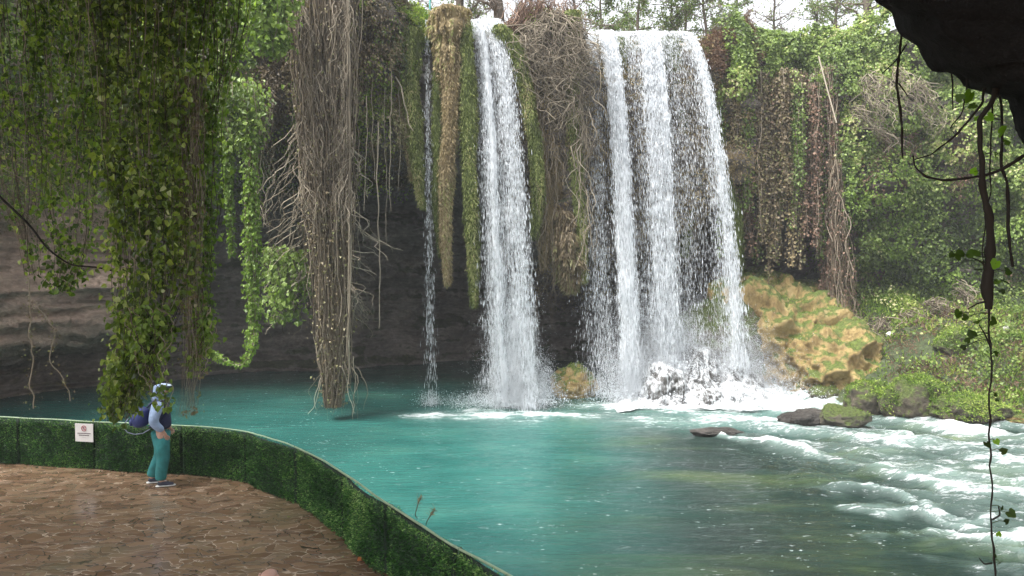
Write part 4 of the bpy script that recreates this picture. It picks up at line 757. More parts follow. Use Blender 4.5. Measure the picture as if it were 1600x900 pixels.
# ---- grass and moss growing on the mossy boulders
for o_ in [o for o in bpy.data.objects if o.name.startswith(('boulder', 'rock_mound')) and o.data.materials[0] in (M['mossboulder'], M['boulder'], M['ochre'])]:
    me_ = o_.data; V = np.zeros(len(me_.vertices)*3, np.float32); me_.vertices.foreach_get('co', V); V = V.reshape(-1, 3).astype(float); NN = np.zeros(len(V)*3, np.float32); me_.vertices.foreach_get('normal', NN); NN = NN.reshape(-1, 3).astype(float)
    area = float(np.prod(o_.dimensions[:])**.667); om = o_.data.materials[0] is M['mossboulder']; n = int(min(26000, area*(2600 if om else 700)))
    i = rng.integers(0, len(V), n); k = (NN[i, 2]+.6*fbm((V[i]+o_.location[0])*1.4, 3, 5)) > (.32 if om else .85); i = i[k]; n = len(i)
    if not n: continue
    p_ = V[i]+rng.normal(0, .03, (n, 3))+np.array(o_.location[:]); t_ = unit(NN[i]*.5+rng.normal(0, .45, (n, 3))+[0, -.2, -.15]); v = np.clip(rng.beta(2, 2.2, n)+.4*fbm(p_*1.7, 3, 8), 0, 1)
    mb = MB(); leaves(mb, p_, t_, unit(NN[i]+rng.normal(0, .4, (n, 3))), rng.uniform(.05, .14, n)*(1 if om else .8), .3, v, True, .1); tag(mb.build('moss', M['grass'], o_, smooth=False), kind='stuff')
# ---- trees beyond the lip
def tree(label, px, Y, z0, h, r0, seed, nleaf, leafmat_, lean=0, bare=False, spread=1.6, vr=(0, 1), name='tree'):
    base = np.array([(px-800)/F*Y, Y, z0]); e = empty(name, base, label, 'tree', 'trees beyond the cliff lip')
    rs = np.random.default_rng(seed); top_ = base+[lean, rs.normal(0, .3), h]
    tp = wpath(base, top_, 20, .25, .3, seed); mb = MB(); tubes(mb, tp, np.linspace(r0, r0*.25, 20)[None], .4, 8)
    nb = 26 if bare else 20; u = rs.uniform(.12, 1, nb); b0 = tp[0][(u*19).astype(int)]; dr = unit(np.stack([rs.normal(0, 1, nb), rs.normal(0, .8, nb), rs.uniform(.2, 1, nb)], -1)); L = rs.uniform(.5, 1.2, nb)[:, None]*spread*(1.2-u[:, None]*.5)
    b1 = wpath(b0, b0+dr*L, 10, .25, 1, seed+1); tubes(mb, b1, np.linspace(r0*.3, r0*.08, 10)[None], .5, 5)
    m_ = nb*9; bi = rs.integers(0, nb, m_); c0 = b1[bi, rs.integers(2, 10, m_)]; d2 = unit(rs.normal(0, 1, (m_, 3))+[0, 0, .3]); b2 = wpath(c0, c0+d2*rs.uniform(.3, 1, (m_, 1))*spread*.5, 7, .15, 2, seed+2); tubes(mb, b2, np.linspace(.018, .008, 7)[None], .8, 3)
    mb.build('trunk', M['bark'], e)
    if nleaf:
        mb = MB(); c, o_, i, uu = along(b2, nleaf, .09); t_, nr = lv_dir(nleaf, o_, .4); leaves(mb, c, t_, nr, rs.uniform(.06, .15, nleaf), .7, np.clip(vr[0]+(vr[1]-vr[0])*rs.random(nleaf), 0, 1), True); mb.build('crown', M[leafmat_], e, smooth=False)
tl = [('thick dark trunk right of the narrow waterfall lip', 781, 33, 15.1, 7, .3, 0, 1), ('stout trunk behind the mossy head left of the narrow waterfall', 719, 34, 15, 7, .26, 1200, 1), ('thin bare sapling left of the stout trunk', 655, 36, 15.2, 6, .07, 900, 1),
 ('slim tree over the reddish dead brush', 822, 35, 15.2, 6, .1, 900, 1), ('bare thin trunk at the left rim of the widest waterfall', 898, 34, 15.1, 6, .08, 0, 1), ('slender leafy tree above the left part of the widest waterfall', 934, 37, 15.1, 6, .09, 3400, 0),
 ('dark slim trunk above the middle of the widest waterfall', 993, 36, 15, 6, .1, 2400, 0), ('leaning thin tree above the widest waterfall', 1030, 37, 15, 6, .08, 2800, 0), ('leafy tree above the right part of the widest waterfall', 1062, 38, 15, 6, .1, 4200, 0),
 ('thin dark upright trunk over the right rim of the widest waterfall', 1098, 36, 15.2, 6, .09, 1500, 1), ('bushy green tree above the reddish brush', 1135, 38, 15.3, 5, .1, 4600, 0), ('hazy bare tree above the olive ivy crown', 1200, 40, 15.3, 6, .1, 500, 1),
 ('pale twiggy tree left of the white railing', 1262, 40, 15.3, 6, .1, 1600, 1), ('leafy twiggy tree behind the white railing', 1306, 38, 15.2, 6, .12, 3800, 1), ('dark trunk tree beside the hanging rock', 1352, 36, 16, 6, .25, 1500, 1), ('distant green tree left of the leaning thin tree', 962, 44, 15, 5, .1, 3600, 0), ('distant tree behind the narrow waterfall', 748, 44, 15, 6, .1, 500, 1), ('low leafy tree at the far side of the plateau', 1160, 46, 15, 4.5, .1, 4200, 0)]
for i, (lab, px, Y, z0, h, r0, nl, br) in enumerate(tl):
    tree(lab, px, Y, z0-.3, h, r0, 900+i*7, nl, 'treeleaf', .9 if 'leaning' in lab else rng.normal(0, .3), bool(br))
# ================================================================== THINGS
# ---- white railing and teal pole on the plateau
e = empty('railing', P(1330, 72, 35.5), 'small white painted railing among the ivy at the top right', 'railing')
M['white'] = plain('white_paint', (.75, .75, .73), .5); M['teal'] = plain('teal_paint', (.1, .42, .4), .45); M['conc'] = plain('pale_plastic', (.7, .68, .62), .5)
a_, b_ = P(1313, 74, 34.2), P(1336, 66, 34.8)
for z in (0, .32): mb = MB(); tubes(mb, np.array([[a_+[0, 0, z], b_+[0, 0, z]]]), .028, .5, 6); mb.build('rail', M['white'], e)
for k in np.linspace(0, 1, 5): mb = MB(); c = a_*(1-k)+b_*k; tubes(mb, np.array([[c-[0, 0, .05], c+[0, 0, .36]]]), .028, .5, 6); mb.build('baluster', M['white'], e)
mb = MB(); c = P(672, 40, 30.4); tubes(mb, np.array([[c-[0, 0, .3], c+[0, 0, 2.4]]]), .035, .5, 8); tag(mb.build('pole', M['teal']), 'thin teal pole standing above the wispy fall', 'pole')
for lab, px, py, Y, r in [('small round white object at the foot of the ivy wall', 1390, 523, 31.4, .13), ('small white object in the grass near the right edge', 1572, 513, 29.5, .11)]:
    rock('white_litter', lab, P(px, py, Y), (r*2, r*1.8, r*2), M['conc'], 'litter', int(px), .12, 1, 3, 0, sink=.5)
# ---- hedge fence
e = empty('hedge_fence', (fence_line[80][0], fence_line[80][1], 1.9), 'long curved low fence clad in dark artificial hedge with a pale top cord', 'fence')
dd = np.r_[0, np.cumsum(np.linalg.norm(np.diff(fence_line, axis=0), axis=1))]
M['hedgeback'] = plain('hedge_backing', (.004, .018, .007), .8); M['cord'] = plain('pale_green_cord', (.3, .38, .24), .6, bump=.5); M['post'] = plain('fence_post', (.1, .16, .11), .5)
def fpt(s): return np.stack([np.interp(s, dd, fence_line[:, 0]), np.interp(s, dd, fence_line[:, 1])], -1)
s = 0.0; seams = [0.0]
while s < dd[-1]-.8:
    s += 1.45+.5*((len(seams)*7) % 3)/3; seams.append(min(s, dd[-1]))
zb, ztop = 1.905, 2.74
for i, (s0, s1) in enumerate(zip(seams[:-1], seams[1:])):
    u = np.linspace(s0+.025, s1-.025, 14); c = fpt(u); tg = unit(np.gradient(c, axis=0)); nrm = np.stack([tg[:, 1], -tg[:, 0]], -1)
    if (nrm*(-c)).sum() < 0: nrm = -nrm
    bow = .075*np.sin(np.linspace(0, np.pi, 14))**.7*(1 if i % 2 else .5)
    ring = []
    for off, z in [(.03, zb), (.045, zb+.3), (.04, ztop-.1), (.02, ztop), (-.04, ztop), (-.05, zb+.3), (-.04, zb), (.03, zb)]:
        xy = c+nrm*(off+bow[:, None]); ring.append(np.concatenate([xy, np.full((14, 1), z)], 1))
    mb = MB(); grid(mb, np.stack(ring, 1)); pn = mb.build('hedge_panel', M['hedgeback'], e)
    n = int(5200*(s1-s0)); uu = rng.uniform(s0+.02, s1-.02, n); cc_ = fpt(uu); j = np.clip(((uu-s0)/(s1-s0)*13).astype(int), 0, 13); nn = nrm[j]
    side = np.where(rng.random(n) < .8, 1, -1); z = rng.uniform(zb, ztop+.02, n)
    p = np.concatenate([cc_+nn*(side*.04+bow[j]+.01)[:, None], z[:, None]], 1); o3 = np.concatenate([nn*side[:, None], np.zeros((n, 1))], 1)
    t_ = unit(o3*rng.uniform(.3, 1, (n, 1))+rng.normal(0, .6, (n, 3))+[0, 0, .3]); nz_ = unit(rng.normal(0, 1, (n, 3))+[0, 0, .6])
    mb = MB(); v = np.clip(rng.beta(1.2, 1.9, n)+.3*fbm(p*2.5, 3, 5)+.12*ss(ztop-.25, ztop, z), 0, 1)
    leaves(mb, p, t_, nz_, rng.uniform(.025, .055, n), .3, v, True, .1); mb.build('needles', M['hedge'], pn, smooth=False)
    c0 = fpt(np.array([s1]))[0]; mb = MB(); tubes(mb, np.array([[(c0[0]-nrm[-1][0]*.01, c0[1]-nrm[-1][1]*.01, 1.9), (c0[0]-nrm[-1][0]*.01, c0[1]-nrm[-1][1]*.01, 2.77)]]), .026, .5, 8); mb.build('post', M['post'], e)
rail = np.concatenate([fence_line, np.full((len(fence_line), 1), 2.765)], 1); rail[:, 2] += .012*fbm(rail*1.2, 3, 3)
mb = MB(); tubes(mb, rail[None], .014, .5, 6); mb.build('top_cord', M['cord'], e)
# ---- sign
M['signface'] = plain('sign_board', (.62, .6, .58), .45, bump=.05, var=.05); M['red'] = plain('sign_red', (.36, .06, .08), .5, var=.05); M['ink'] = plain('sign_ink', (.07, .04, .05), .5, var=.05)
sA, sB = G(123, 657, 2.74), G(154, 659, 2.74)
j_ = int(np.argmin(np.abs(800+fence_line[:, 0]/fence_line[:, 1]*F-138))); tx = np.r_[unit(fence_line[j_+2]-fence_line[j_-2]), 0]; tn = np.array([tx[1], -tx[0], 0]); tn = tn if tn[1] < 0 else -tn; c0 = np.r_[fence_line[j_], 2.75]+tn*.13
Wd = .37; Hh = .33
es = empty('sign', c0-[0, 0, Hh], 'small pale notice board with a red ring symbol hung on the hedge fence', 'sign')
def plate(u0, u1, v0, v1, d, name, mat, par, th=.006, sh=None):
    mb = MB(); pts = [(u0, v0), (u1, v0), (u1, v1), (u0, v1)] if sh is None else sh; n = len(pts)
    Fp = [c0+tx*u+np.array([0, 0, -1])*v+tn*(d+th) for u, v in pts]; Bp = [q_-tn*th for q_ in Fp]; mb.add(np.array(Fp+Bp))
    bmx = bmesh.new(); vs = [bmx.verts.new(tuple(x)) for x in Fp+Bp]; bmx.faces.new(vs[:n]); bmx.faces.new(vs[n:][::-1])
    for i in range(n): bmx.faces.new([vs[i], vs[n+i], vs[n+(i+1) % n], vs[(i+1) % n]])
    bmesh.ops.recalc_face_normals(bmx, faces=bmx.faces[:]); me = bpy.data.meshes.new(name); bmx.to_mesh(me); bmx.free(); me.transform(pm(par).inverted()); me.materials.append(mat)
    o = bpy.data.objects.new(name, me); col.objects.link(o); o.parent = par; return o
bd = plate(-Wd/2, Wd/2, .0, Hh, 0, 'board', M['signface'], es, .012)
rc = c0+tn*.016+np.array([0, 0, -1])*.085; th_ = np.linspace(0, 2*np.pi, 33); rg = rc+.045*(np.cos(th_)[:, None]*tx+np.sin(th_)[:, None]*np.array([0, 0, 1])*1.05); mb = MB(); tubes(mb, rg[None], .006, .5, 6); ring_ = mb.build('ring', M['red'], es)
mb = MB(); a_ = rc+.043*(-tx*.7+np.array([0, 0, .7])); b_ = rc+.043*(tx*.7-np.array([0, 0, .7])); tubes(mb, np.array([[a_, b_]]), .005, .5, 6); mb.build('slash', M['red'], es)
plate(-.008, .01, .065, .11, .013, 'pictogram', M['ink'], es, .003)
x = -.135
for v0, half in ((.17, .135), (.205, .105)):
    x = -half
    while x < half-.01:
        l = rng.uniform(.012, .03); plate(x, min(x+l, half), v0, v0+.014, .013, 'text_line', M['ink'], es, .002); x += l+.004
plate(-.04, .04, .245, .25, .013, 'text_line', plain('sign_grey', (.35, .33, .33), .5), es, .002)
# ---- weeds beyond the fence, litter on the terrace
for lab, px, py, h in [('dry weed stem with a white tip beyond the fence, taller of two', 650, 800, .8), ('dry weed stem leaning right beyond the fence, shorter of two', 664, 810, .5)]:
    c = G(px, py, 2.75); b0 = c+[0, .12, -.12]; h = .0 if 'taller' in lab else -.05; r_ = empty('dry_weed', b0, lab, 'weed'); mb = MB(); pth = wpath(b0, b0+[.12 if 'short' in lab else .04, 0, h+.25], 10, .05, 2, 3); tubes(mb, pth, .006, .5, 4)
    k = rng.integers(4, 10, 8); bb = pth[0][k]; tubes(mb, wpath(bb, bb+rng.normal(0, .04, (8, 3))+[0, 0, .04], 5, .02, 2, 4), .003, .6, 3); mb.build('stem', M['root'], r_)
    mb = MB(); leaves(mb, bb, rndu(8)+[0, 0, .5], rndu(8), .04, .6, .95); mb.build('seed_head', M['dry'], r_, smooth=False)
n = 420; c = np.stack([rng.uniform(-12, 1, n), rng.uniform(5, 13.6, n)], -1); fy = np.interp(c[:, 0], fence_line[:, 0], fence_line[:, 1]); c = c[c[:, 1] < fy-.12]; n = len(c)
mb = MB(); leaves(mb, np.c_[c, np.full(n, 1.912)], unit(np.c_[rng.normal(0, 1, (n, 2)), rng.uniform(0, .15, n)]), np.tile([0, 0, 1.], (n, 1))+rng.normal(0, .25, (n, 3)), rng.uniform(.02, .055, n), .6, rng.random(n), False, .15)
tag(mb.build('leaf_litter', M['dry'], smooth=False), 'small fallen leaves and crumbs on the wet flagstones', 'litter', kind='stuff')
M['orange'] = leafmat('orange_leaf', [(0, (.4, .12, .04)), (1, (.6, .22, .08))]); mb = MB(); leaves(mb, np.array([G(558, 876, 1.915)]), np.array([[1, .2, .1]]), np.array([[0, -.3, 1.]]), .14, .6, .5, False, .15); tag(mb.build('fallen_leaf', M['orange'], smooth=False), 'single orange fallen leaf on the flagstones at the fence foot', 'leaf')
mb = MB(); leaves(mb, np.array([G(140, 728, 1.92)]), np.array([[.3, .2, 1]]), np.array([[0, -1., .2]]), .09, .7, 1, False, .3); tag(mb.build('paper_scrap', M['conc'], smooth=False), 'pale scrap lying at the foot of the hedge fence below the sign', 'litter')
# ---- vines close to the viewer at the right, silhouetted
def fleaf(mb, c, size, ang, v):      # a rounded heart-shaped leaf seen nearly face on
    n = 14; th_ = np.linspace(0, 2*np.pi, n, endpoint=False); r_ = .5*(1+.12*np.cos(3*th_)+.1*np.cos(5*th_))-.13*np.exp(-((th_-np.pi)/.35)**2)
    x_ = r_*np.cos(th_); y_ = r_*np.sin(th_); nrm = unit(rng.normal(0, .45, 3)+[0, -1, .25]); u = unit(np.cross(nrm, [0, 0, 1])); w_ = np.cross(u, nrm)
    ca, sa = math.cos(ang), math.sin(ang); pts = [c+size*((x_[i]*ca-y_[i]*sa)*u+(x_[i]*sa+y_[i]*ca)*w_-nrm*.12*abs(y_[i])) for i in range(n)]
    V = np.array([c]+pts); T = [[0, 1+i, 1+(i+1) % n] for i in range(n)]; mb.add(V, t=T, a=v)
M['backleaf'] = leafmat('backlit_leaves', [(0, (.015, .025, .006)), (.45, (.05, .09, .01)), (1, (.22, .42, .03))], .5)
def right_vine(name, label, cat, pts, Y, rad, lv=(), seed=0, mat='darkbark', side=()):
    k = 60; bp = poly([P(a, b, Y) for a, b in pts], k); bp = bp+np.stack([.012*fbm(bp*6+i*9, 3, seed) for i in range(3)], -1)
    rr = np.interp(np.linspace(0, 1, k), np.linspace(0, 1, len(rad)), rad); rr = rr*(1+.25*fbm(bp*22, 2, seed+5))
    e = empty(name, bp[0], label, cat); mb = MB(); tubes(mb, bp[None], rr[None], .3, 8); 
    for pl in side: q_ = poly([P(a, b, Y) for a, b in pl], 14); tubes(mb, q_[None], np.linspace(.006, .003, 14)[None], .3, 5)
    mb.build('stem', M[mat], e)
    if lv:
        mb = MB()
        for (x_, y_, sz, v) in lv:
            c = P(x_, y_, Y-.03); fleaf(mb, c, sz/F*Y, rng.uniform(0, 6.28), v); j = np.argmin(np.linalg.norm(bp-c, axis=1)); tubes(mb, np.array([[bp[j], (bp[j]+c)/2+[0, 0, .01], c]]), .0025, .2, 3)
        mb.build('foliage', M['backleaf'], e, smooth=False)
right_vine('hanging_vine', 'thickest dark stem hanging from the rock at the right, ending in a stub', 'hanging vine', [(1558, 110), (1555, 150), (1533, 190), (1530, 240), (1536, 300), (1548, 335), (1546, 390), (1542, 440), (1543, 482)], 4.0, [.016, .015, .013, .013, .02, .019, .024, .03, .02],
 [(1500, 398, 17, .3), (1520, 396, 20, .5), (1488, 398, 11, .2), (1506, 408, 12, .2), (1528, 422, 12, .15), (1556, 412, 17, 1), (1575, 424, 14, .4), (1572, 440, 15, .35), (1558, 440, 10, .6), (1566, 455, 9, .2)], 3, side=[[(1543, 470), (1528, 474), (1512, 483)], [(1545, 425), (1535, 410), (1518, 402)]])
right_vine('hanging_vine', 'hair thin leafy vine dropping from the thick stub to the bottom edge', 'hanging vine', [(1546, 480), (1549, 560), (1547, 640), (1550, 700), (1547, 780), (1551, 850), (1550, 960)], 4.0, [.006, .005, .005, .0055, .005, .006, .006],
 [(1498, 490, 16, .45), (1508, 496, 11, .3), (1552, 502, 15, .4), (1527, 503, 11, .5), (1519, 522, 15, .3), (1512, 532, 10, .3), (1505, 543, 9, .1), (1557, 552, 10, .4), (1543, 694, 12, .2), (1557, 690, 10, 1), (1568, 705, 12, .25), (1580, 802, 15, .4), (1566, 794, 8, .2), (1573, 815, 10, .1), (1561, 835, 9, .9), (1556, 868, 8, .2), (1563, 880, 13, .3), (1556, 617, 7, .3), (1558, 625, 6, .2)], 4, side=[[(1549, 545), (1538, 520), (1530, 508)], [(1550, 812), (1563, 805), (1560, 790)], [(1550, 880), (1538, 882), (1530, 872)]])
right_vine('hanging_vine', 'second dark stem right of the thickest one with a bright leaf cluster', 'hanging vine', [(1562, 120), (1566, 180), (1568, 230), (1570, 270), (1575, 330), (1580, 380), (1582, 416)], 4.1, [.007, .007, .008, .009, .01, .009, .006], [(1566, 205, 19, .85), (1573, 222, 12, .6), (1546, 183, 14, 1), (1528, 186, 11, .8), (1540, 240, 15, 1), (1556, 243, 15, .6), (1522, 268, 13, 1)], 5)
right_vine('hanging_vine', 'thin twig dropping between the two dark stems at the right', 'hanging vine', [(1553, 150), (1550, 210), (1545, 280), (1540, 340), (1537, 420)], 4.2, [.005, .004, .004, .004, .003], (), 6)
right_vine('bare_branch', 'hooked bare twig crossing the thickest right stem toward the right edge', 'branch', [(1425, 240), (1428, 258), (1445, 276), (1470, 282), (1505, 278), (1538, 275), (1568, 262), (1604, 240)], 4.0, [.004, .005, .006, .007, .007, .008, .009, .01], (), 7)
right_vine('bare_branch', 'long dark twig slanting down left from under the hanging rock', 'branch', [(1540, 130), (1537, 160), (1510, 195), (1480, 225), (1455, 242), (1425, 250)], 4.1, [.008, .007, .006, .005, .004, .003], (), 8)
right_vine('bare_branch', 'short dark twig curving down under the hanging rock beside green leaves', 'branch', [(1512, 115), (1508, 145), (1500, 180), (1485, 200)], 4.15, [.006, .005, .004, .003], [(1515, 150, 22, .75), (1500, 153, 14, .55), (1520, 165, 13, .5)], 9)
right_vine('hanging_vine', 'thin dark vine hanging left of the rock with a forked top', 'hanging vine', [(1408, 45), (1402, 100), (1404, 150), (1410, 200), (1411, 250)], 4.6, [.007, .007, .008, .007, .004], (), 10, side=[[(1416, 70), (1400, 95), (1378, 115)], [(1404, 130), (1415, 145), (1418, 150)]])
right_vine('hanging_vine', 'faint thread like twig hanging under the middle of the rock edge', 'hanging vine', [(1487, 105), (1488, 135), (1489, 170)], 4.3, [.004, .004, .003], (), 11)
# ================================================================== PEOPLE
M['skin'] = plain('skin', (.5, .3, .22), .5, nscale=30, var=.08, bump=.1); M['scalp'] = plain('bald_scalp', (.52, .3, .23), .4, nscale=14, var=.12, bump=.1)
M['teal_cloth'] = plain('teal_trousers', (.03, .19, .19), .85, nscale=9, var=.25, bump=1.0); M['navy'] = plain('navy_vest', (.02, .025, .07), .8); M['sleeve'] = plain('pale_blue_sleeves', (.3, .4, .58), .85, nscale=10, var=.22, bump=1.0)
M['hat'] = plain('pale_hat', (.5, .6, .75), .8); M['shoe'] = plain('dark_shoe', (.04, .045, .07), .7); M['sole'] = plain('white_sole', (.75, .75, .72), .6); M['pack'] = plain('navy_backpack', (.03, .045, .16), .6, nscale=6); M['packlight'] = plain('backpack_trim', (.3, .33, .45), .5); M['hair'] = plain('dark_hair', (.03, .02, .015), .7); M['jkt'] = plain('dark_jacket', (.05, .05, .06), .8); M['jeans'] = plain('jeans', (.06, .08, .14), .85)
def skin_mesh(name, vs, es, rs, mat, parent, sub=2, loc=None):
    me = bpy.data.meshes.new(name); me.from_pydata([tuple(map(float, v)) for v in vs], es, []); o = bpy.data.objects.new(name, me); col.objects.link(o)
    md = o.modifiers.new('Skin', 'SKIN'); md.use_smooth_shade = True; md.branch_smoothing = .6
    if not me.skin_vertices: me.attributes
    for i, r in enumerate(rs):
        r = (r, r) if np.isscalar(r) else r
        me.skin_vertices[0].data[i].radius = r
    me.skin_vertices[0].data[0].use_root = True
    sb = o.modifiers.new('Sub', 'SUBSURF'); sb.levels = sub; sb.render_levels = sub
    dg = bpy.context.evaluated_depsgraph_get(); nm = bpy.data.meshes.new_from_object(o.evaluated_get(dg)); o.modifiers.clear(); o.data = nm
    nm.materials.clear(); nm.materials.append(mat)
    for p_ in nm.polygons: p_.use_smooth = True
    o.parent = parent; return o
def chain(vs, es, rs, pts, rad, start=None):
    prev = start
    for p_, r in zip(pts, rad):
        vs.append(p_); rs.append(r); i = len(vs)-1
        if prev is not None: es.append((prev, i))
        prev = i
    return prev
def hand(vs, es, rs, wrist_i, w_, d, up, side):        # five fingers, slightly curled; local frame d = along, up = back of hand
    d = unit(np.array(d)); side = np.array(side)
    palm = w_+d*.045; vs.append(palm); rs.append((.032, .018)); pi_ = len(vs)-1; es.append((wrist_i, pi_))
    for k, (o_, L) in enumerate([(-.027, .062), (-.009, .075), (.009, .07), (.027, .056)]):
        b = palm+d*.035+side*o_; chain(vs, es, rs, [b, b+d*L*.5-up*.008, b+d*L*.95-up*.03], [.0095, .0085, .007], pi_)
    b = w_+d*.03-side*.035; chain(vs, es, rs, [b, b+d*.035-side*.015, b+d*.06-side*.012-up*.012], [.0105, .0095, .008], pi_)
def person(label, loc, rz, scale, mats, hat=None, face_y=0, armpose='pocket', wide=1.0):
    """local frame: faces +X, left is +Y, feet at z=0, height about 1.72"""
    e = empty('person', loc, label, 'person', rz=rz); e.scale = (scale*wide, scale*wide, scale)
    A = np.array
    hipR, hipL = A([0, -.1, .92]), A([0, .1, .92]); kR, kL = A([.045, -.11, .5]), A([-.02, .11, .5]); aR, aL = A([.0, -.12, .09]), A([-.16, .12, .09])
    sR, sL = A([-.01, -.19, 1.42]), A([-.01, .19, 1.42]); elR, elL = A([-.07, -.27, 1.15]), A([-.06, .27, 1.15]); wR, wL = A([.08, -.23, .96]), A([.09, .23, .96])
    vs = []; es = []; rs = []
    chain(vs, es, rs, [A([0, 0, .95]), A([.005, 0, 1.1]), A([-.01, 0, 1.28]), A([-.015, 0, 1.41]), A([.0, 0, 1.5]), A([.015, 0, 1.56])], [(.1, .085), (.11, .09), (.13, .1), (.11, .085), .052, .055])
    chain(vs, es, rs, [A([.03, 0, 1.62]), A([.02, 0, 1.69])], [(.078, .09), (.07, .085)], 5)
    for s_, e_, w_, sgn in ((sR, elR, wR, -1), (sL, elL, wL, 1)):
        j = chain(vs, es, rs, [s_, (s_+e_)/2, e_, (e_+w_)/2, w_], [.055, .045, .037, .032, .023], 3); hand(vs, es, rs, j, w_, unit(w_-e_)*.7+A([0, 0, -.7]), A([.3*0, sgn*1., 0]), A([1, 0, .3]))
    for h_, k_, a_, sgn in ((hipR, kR, aR, -1), (hipL, kL, aL, 1)):
        j = chain(vs, es, rs, [h_, (h_+k_)/2, k_, (k_+a_)/2+A([-.015, 0, .06]), a_, a_+A([.1, 0, -.045])], [.07, .065, .05, .05, .038, .033], 0)
    body = skin_mesh('body', vs, es, rs, mats['skin'], e)
    # facial features
    hd = A([.03, 0, 1.655]); mb = MB()
    def ball(mb, c, d, n=1):
        bm_ = bmesh.new(); bmesh.ops.create_icosphere(bm_, subdivisions=2, radius=1); V = A([v.co[:] for v in bm_.verts])*d+c; T = [[v.index for v in f.verts] for f in bm_.faces]; bm_.free(); mb.add(V, t=T)
    def part(name, items, mat, par=e):
        mb = MB()
        for c, d in items: ball(mb, A(c), A(d))
        V = np.concatenate(mb.v); me_ = mb.build(name, mat); me_.parent = par; return me_
    part('nose', [((.118, 0, 1.625), (.02, .014, .024))], mats['skin']); part('mouth', [((.104, 0, 1.585), (.01, .026, .007))], plain('lips', (.4, .16, .14), .5))
    for s_ in (-1, 1): part('ear', [((.02, s_*.082, 1.63), (.02, .011, .032))], mats['skin']); part('eye', [((.098, s_*.033, 1.648), (.013, .014, .01))], plain('eye', (.08, .06, .05), .2))
    # clothing, a little larger than the body
    vs = []; es = []; rs = []; chain(vs, es, rs, [A([0, 0, .9]), A([0, 0, 1.0])], [(.17, .15), (.16, .14)])
    for h_, k_, a_ in ((hipR, kR, aR), (hipL, kL, aL)): chain(vs, es, rs, [h_-A([0, 0, .02]), (h_+k_)/2, k_, (k_+a_)/2+A([-.01, 0, .0]), a_+A([0, 0, .01])], [.14, .12, .098, .09, .085], 0)
    skin_mesh('trousers', vs, es, rs, mats['trousers'], e)
    vs = []; es = []; rs = []; chain(vs, es, rs, [A([0, 0, .95]), A([.005, 0, 1.1]), A([-.01, 0, 1.28]), A([-.015, 0, 1.42]), A([-.01, 0, 1.49])], [(.19, .165), (.185, .16), (.19, .16), (.165, .14), (.08, .08)])
    skin_mesh('vest', vs, es, rs, mats['top'], e)
    for s_, e_, w_ in ((sR, elR, wR), (sL, elL, wL)):
        vs = []; es = []; rs = []; chain(vs, es, rs, [s_+A([0, -np.sign(s_[1])*.05, .0]), s_, (s_+e_)/2, e_, (e_+w_)/2, w_+(e_-w_)*.12], [.09, .095, .084, .075, .066, .052]); skin_mesh('sleeve', vs, es, rs, mats['sleeve'], e)
    for a_ in (aR, aL):
        vs = []; es = []; rs = []; chain(vs, es, rs, [a_+A([-.05, 0, -.035]), a_+A([.02, 0, -.025]), a_+A([.11, 0, -.045]), a_+A([.18, 0, -.055])], [(.045, .04), (.05, .048), (.047, .032), (.04, .022)])
        sh_ = skin_mesh('shoe', vs, es, rs, mats['shoe'], e)
        vs = []; es = []; rs = []; chain(vs, es, rs, [a_+A([-.075, 0, -.074]), a_+A([.03, 0, -.074]), a_+A([.12, 0, -.074]), a_+A([.21, 0, -.072])], [(.042, .014), (.045, .014), (.05, .014), (.038, .012)])
        so_ = skin_mesh('sole', vs, es, rs, M['sole'], sh_)
    return e
pl_ = G(253, 757, 1.9); pl_ = np.array([pl_[0], pl_[1], 1.902])
per = person('person in teal trousers, navy vest and pale blue hood standing at the hedge fence', pl_, R(18), .985, dict(skin=M['skin'], trousers=M['teal_cloth'], top=M['navy'], sleeve=M['sleeve'], shoe=M['shoe']), wide=1.16)
vs = []; es = []; rs = []; chain(vs, es, rs, [np.array(p_) for p_ in [(-.03, 0, 1.44), (-.03, 0, 1.53), (-.005, 0, 1.62), (.0, 0, 1.7), (.0, 0, 1.75)]], [(.12, .11), (.085, .085), (.098, .11), (.1, .112), (.075, .085)]); skin_mesh('hood', vs, es, rs, M['sleeve'], per)
vs = []; es = []; rs = []; chain(vs, es, rs, [np.array(p_) for p_ in [(.0, 0, 1.735), (.09, 0, 1.73), (.17, 0, 1.715)]], [(.09, .05), (.085, .02), (.06, .012)]); skin_mesh('cap_brim', vs, es, rs, M['hat'], per)
bk = empty('backpack', (0, 0, 0), 'small navy backpack with a pale looped strap on the back of the standing person', 'backpack'); bk.location = tuple(pl_); bk.rotation_euler = (0, 0, R(18)); bk.scale = (1.16, 1.16, .985)
vs = []; es = []; rs = []; chain(vs, es, rs, [np.array(p_) for p_ in [(-.24, 0, 1.02), (-.27, 0, 1.13), (-.26, 0, 1.27), (-.22, 0, 1.38)]], [(.15, .1), (.18, .15), (.17, .14), (.11, .09)]); skin_mesh('bag', vs, es, rs, M['pack'], bk)
vs = []; es = []; rs = []; chain(vs, es, rs, [np.array(p_) for p_ in [(-.37, 0, 1.05), (-.385, 0, 1.12), (-.37, 0, 1.2)]], [(.09, .035), (.1, .04), (.08, .03)]); skin_mesh('pocket', vs, es, rs, M['pack'], bk)
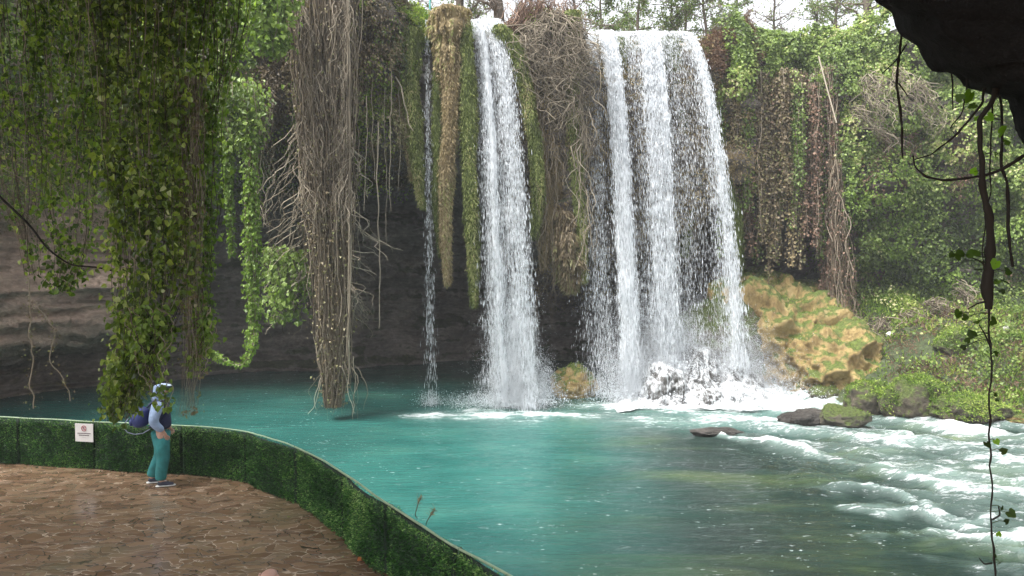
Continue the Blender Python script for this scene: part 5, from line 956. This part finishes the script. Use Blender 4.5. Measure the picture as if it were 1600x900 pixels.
for s_ in (-1, 1):
    vs = []; es = []; rs = []; chain(vs, es, rs, [np.array(p_) for p_ in [(-.17, s_*.1, 1.37), (-.06, s_*.12, 1.49), (.06, s_*.13, 1.42), (.1, s_*.14, 1.25), (.02, s_*.16, 1.12), (-.14, s_*.13, 1.04)]], [.018]*6); skin_mesh('strap', vs, es, rs, M['navy'], bk)
vs = []; es = []; rs = []; chain(vs, es, rs, [np.array(p_) for p_ in [(-.4, -.13, 1.22), (-.45, -.12, 1.14), (-.46, -.12, 1.05), (-.42, -.12, .98), (-.33, -.13, .94), (-.22, -.14, .95), (-.12, -.16, 1.02)]], [.008]*7); skin_mesh('trim', vs, es, rs, M['packlight'], bk)
hp = P(418, 888, 5.5); hh = 1.735*.95
b2 = person('bald person seen from above, only the top of the head in the picture', (hp[0], hp[1], 1.902), R(80), (hp[2]-1.902)/1.715, dict(skin=M['scalp'], trousers=M['jeans'], top=M['jkt'], sleeve=M['jkt'], shoe=M['shoe']))

# ---- the damp air of the gorge: one closed box round everything
bpy.context.view_layer.update()
lo = np.array([1e9]*3); hi = -lo
for o in bpy.data.objects:
    if o.type == 'MESH':
        for c in o.bound_box:
            w_ = np.array(o.matrix_world @ Vector(c)); lo = np.minimum(lo, w_); hi = np.maximum(hi, w_)
lo = lo-1.0; hi = hi+[1, 1, .5]; bm = bmesh.new(); bmesh.ops.create_cube(bm, size=1.0)
for v in bm.verts: v.co = Vector([float(((lo+hi)/2+(hi-lo)*np.array(v.co))[i]) for i in range(3)])
me = bpy.data.meshes.new('haze'); bm.to_mesh(me); bm.free(); hz = bpy.data.objects.new('haze', me); col.objects.link(hz)
m, t, o = newmat('damp_air'); vp = nd(t, 'ShaderNodeVolumePrincipled'); vp.inputs['Color'].default_value = (.95, .97, 1, 1); vp.inputs['Density'].default_value = .0013; t.links.new(vp.outputs[0], o.inputs['Volume'])
me.materials.append(m); tag(hz, 'faint damp haze hanging in the gorge', 'haze', kind='stuff')
print('BOUNDS', lo, hi)
print('objects', len(bpy.data.objects), 'polys', sum(len(o.data.polygons) for o in bpy.data.objects if o.type == 'MESH'))
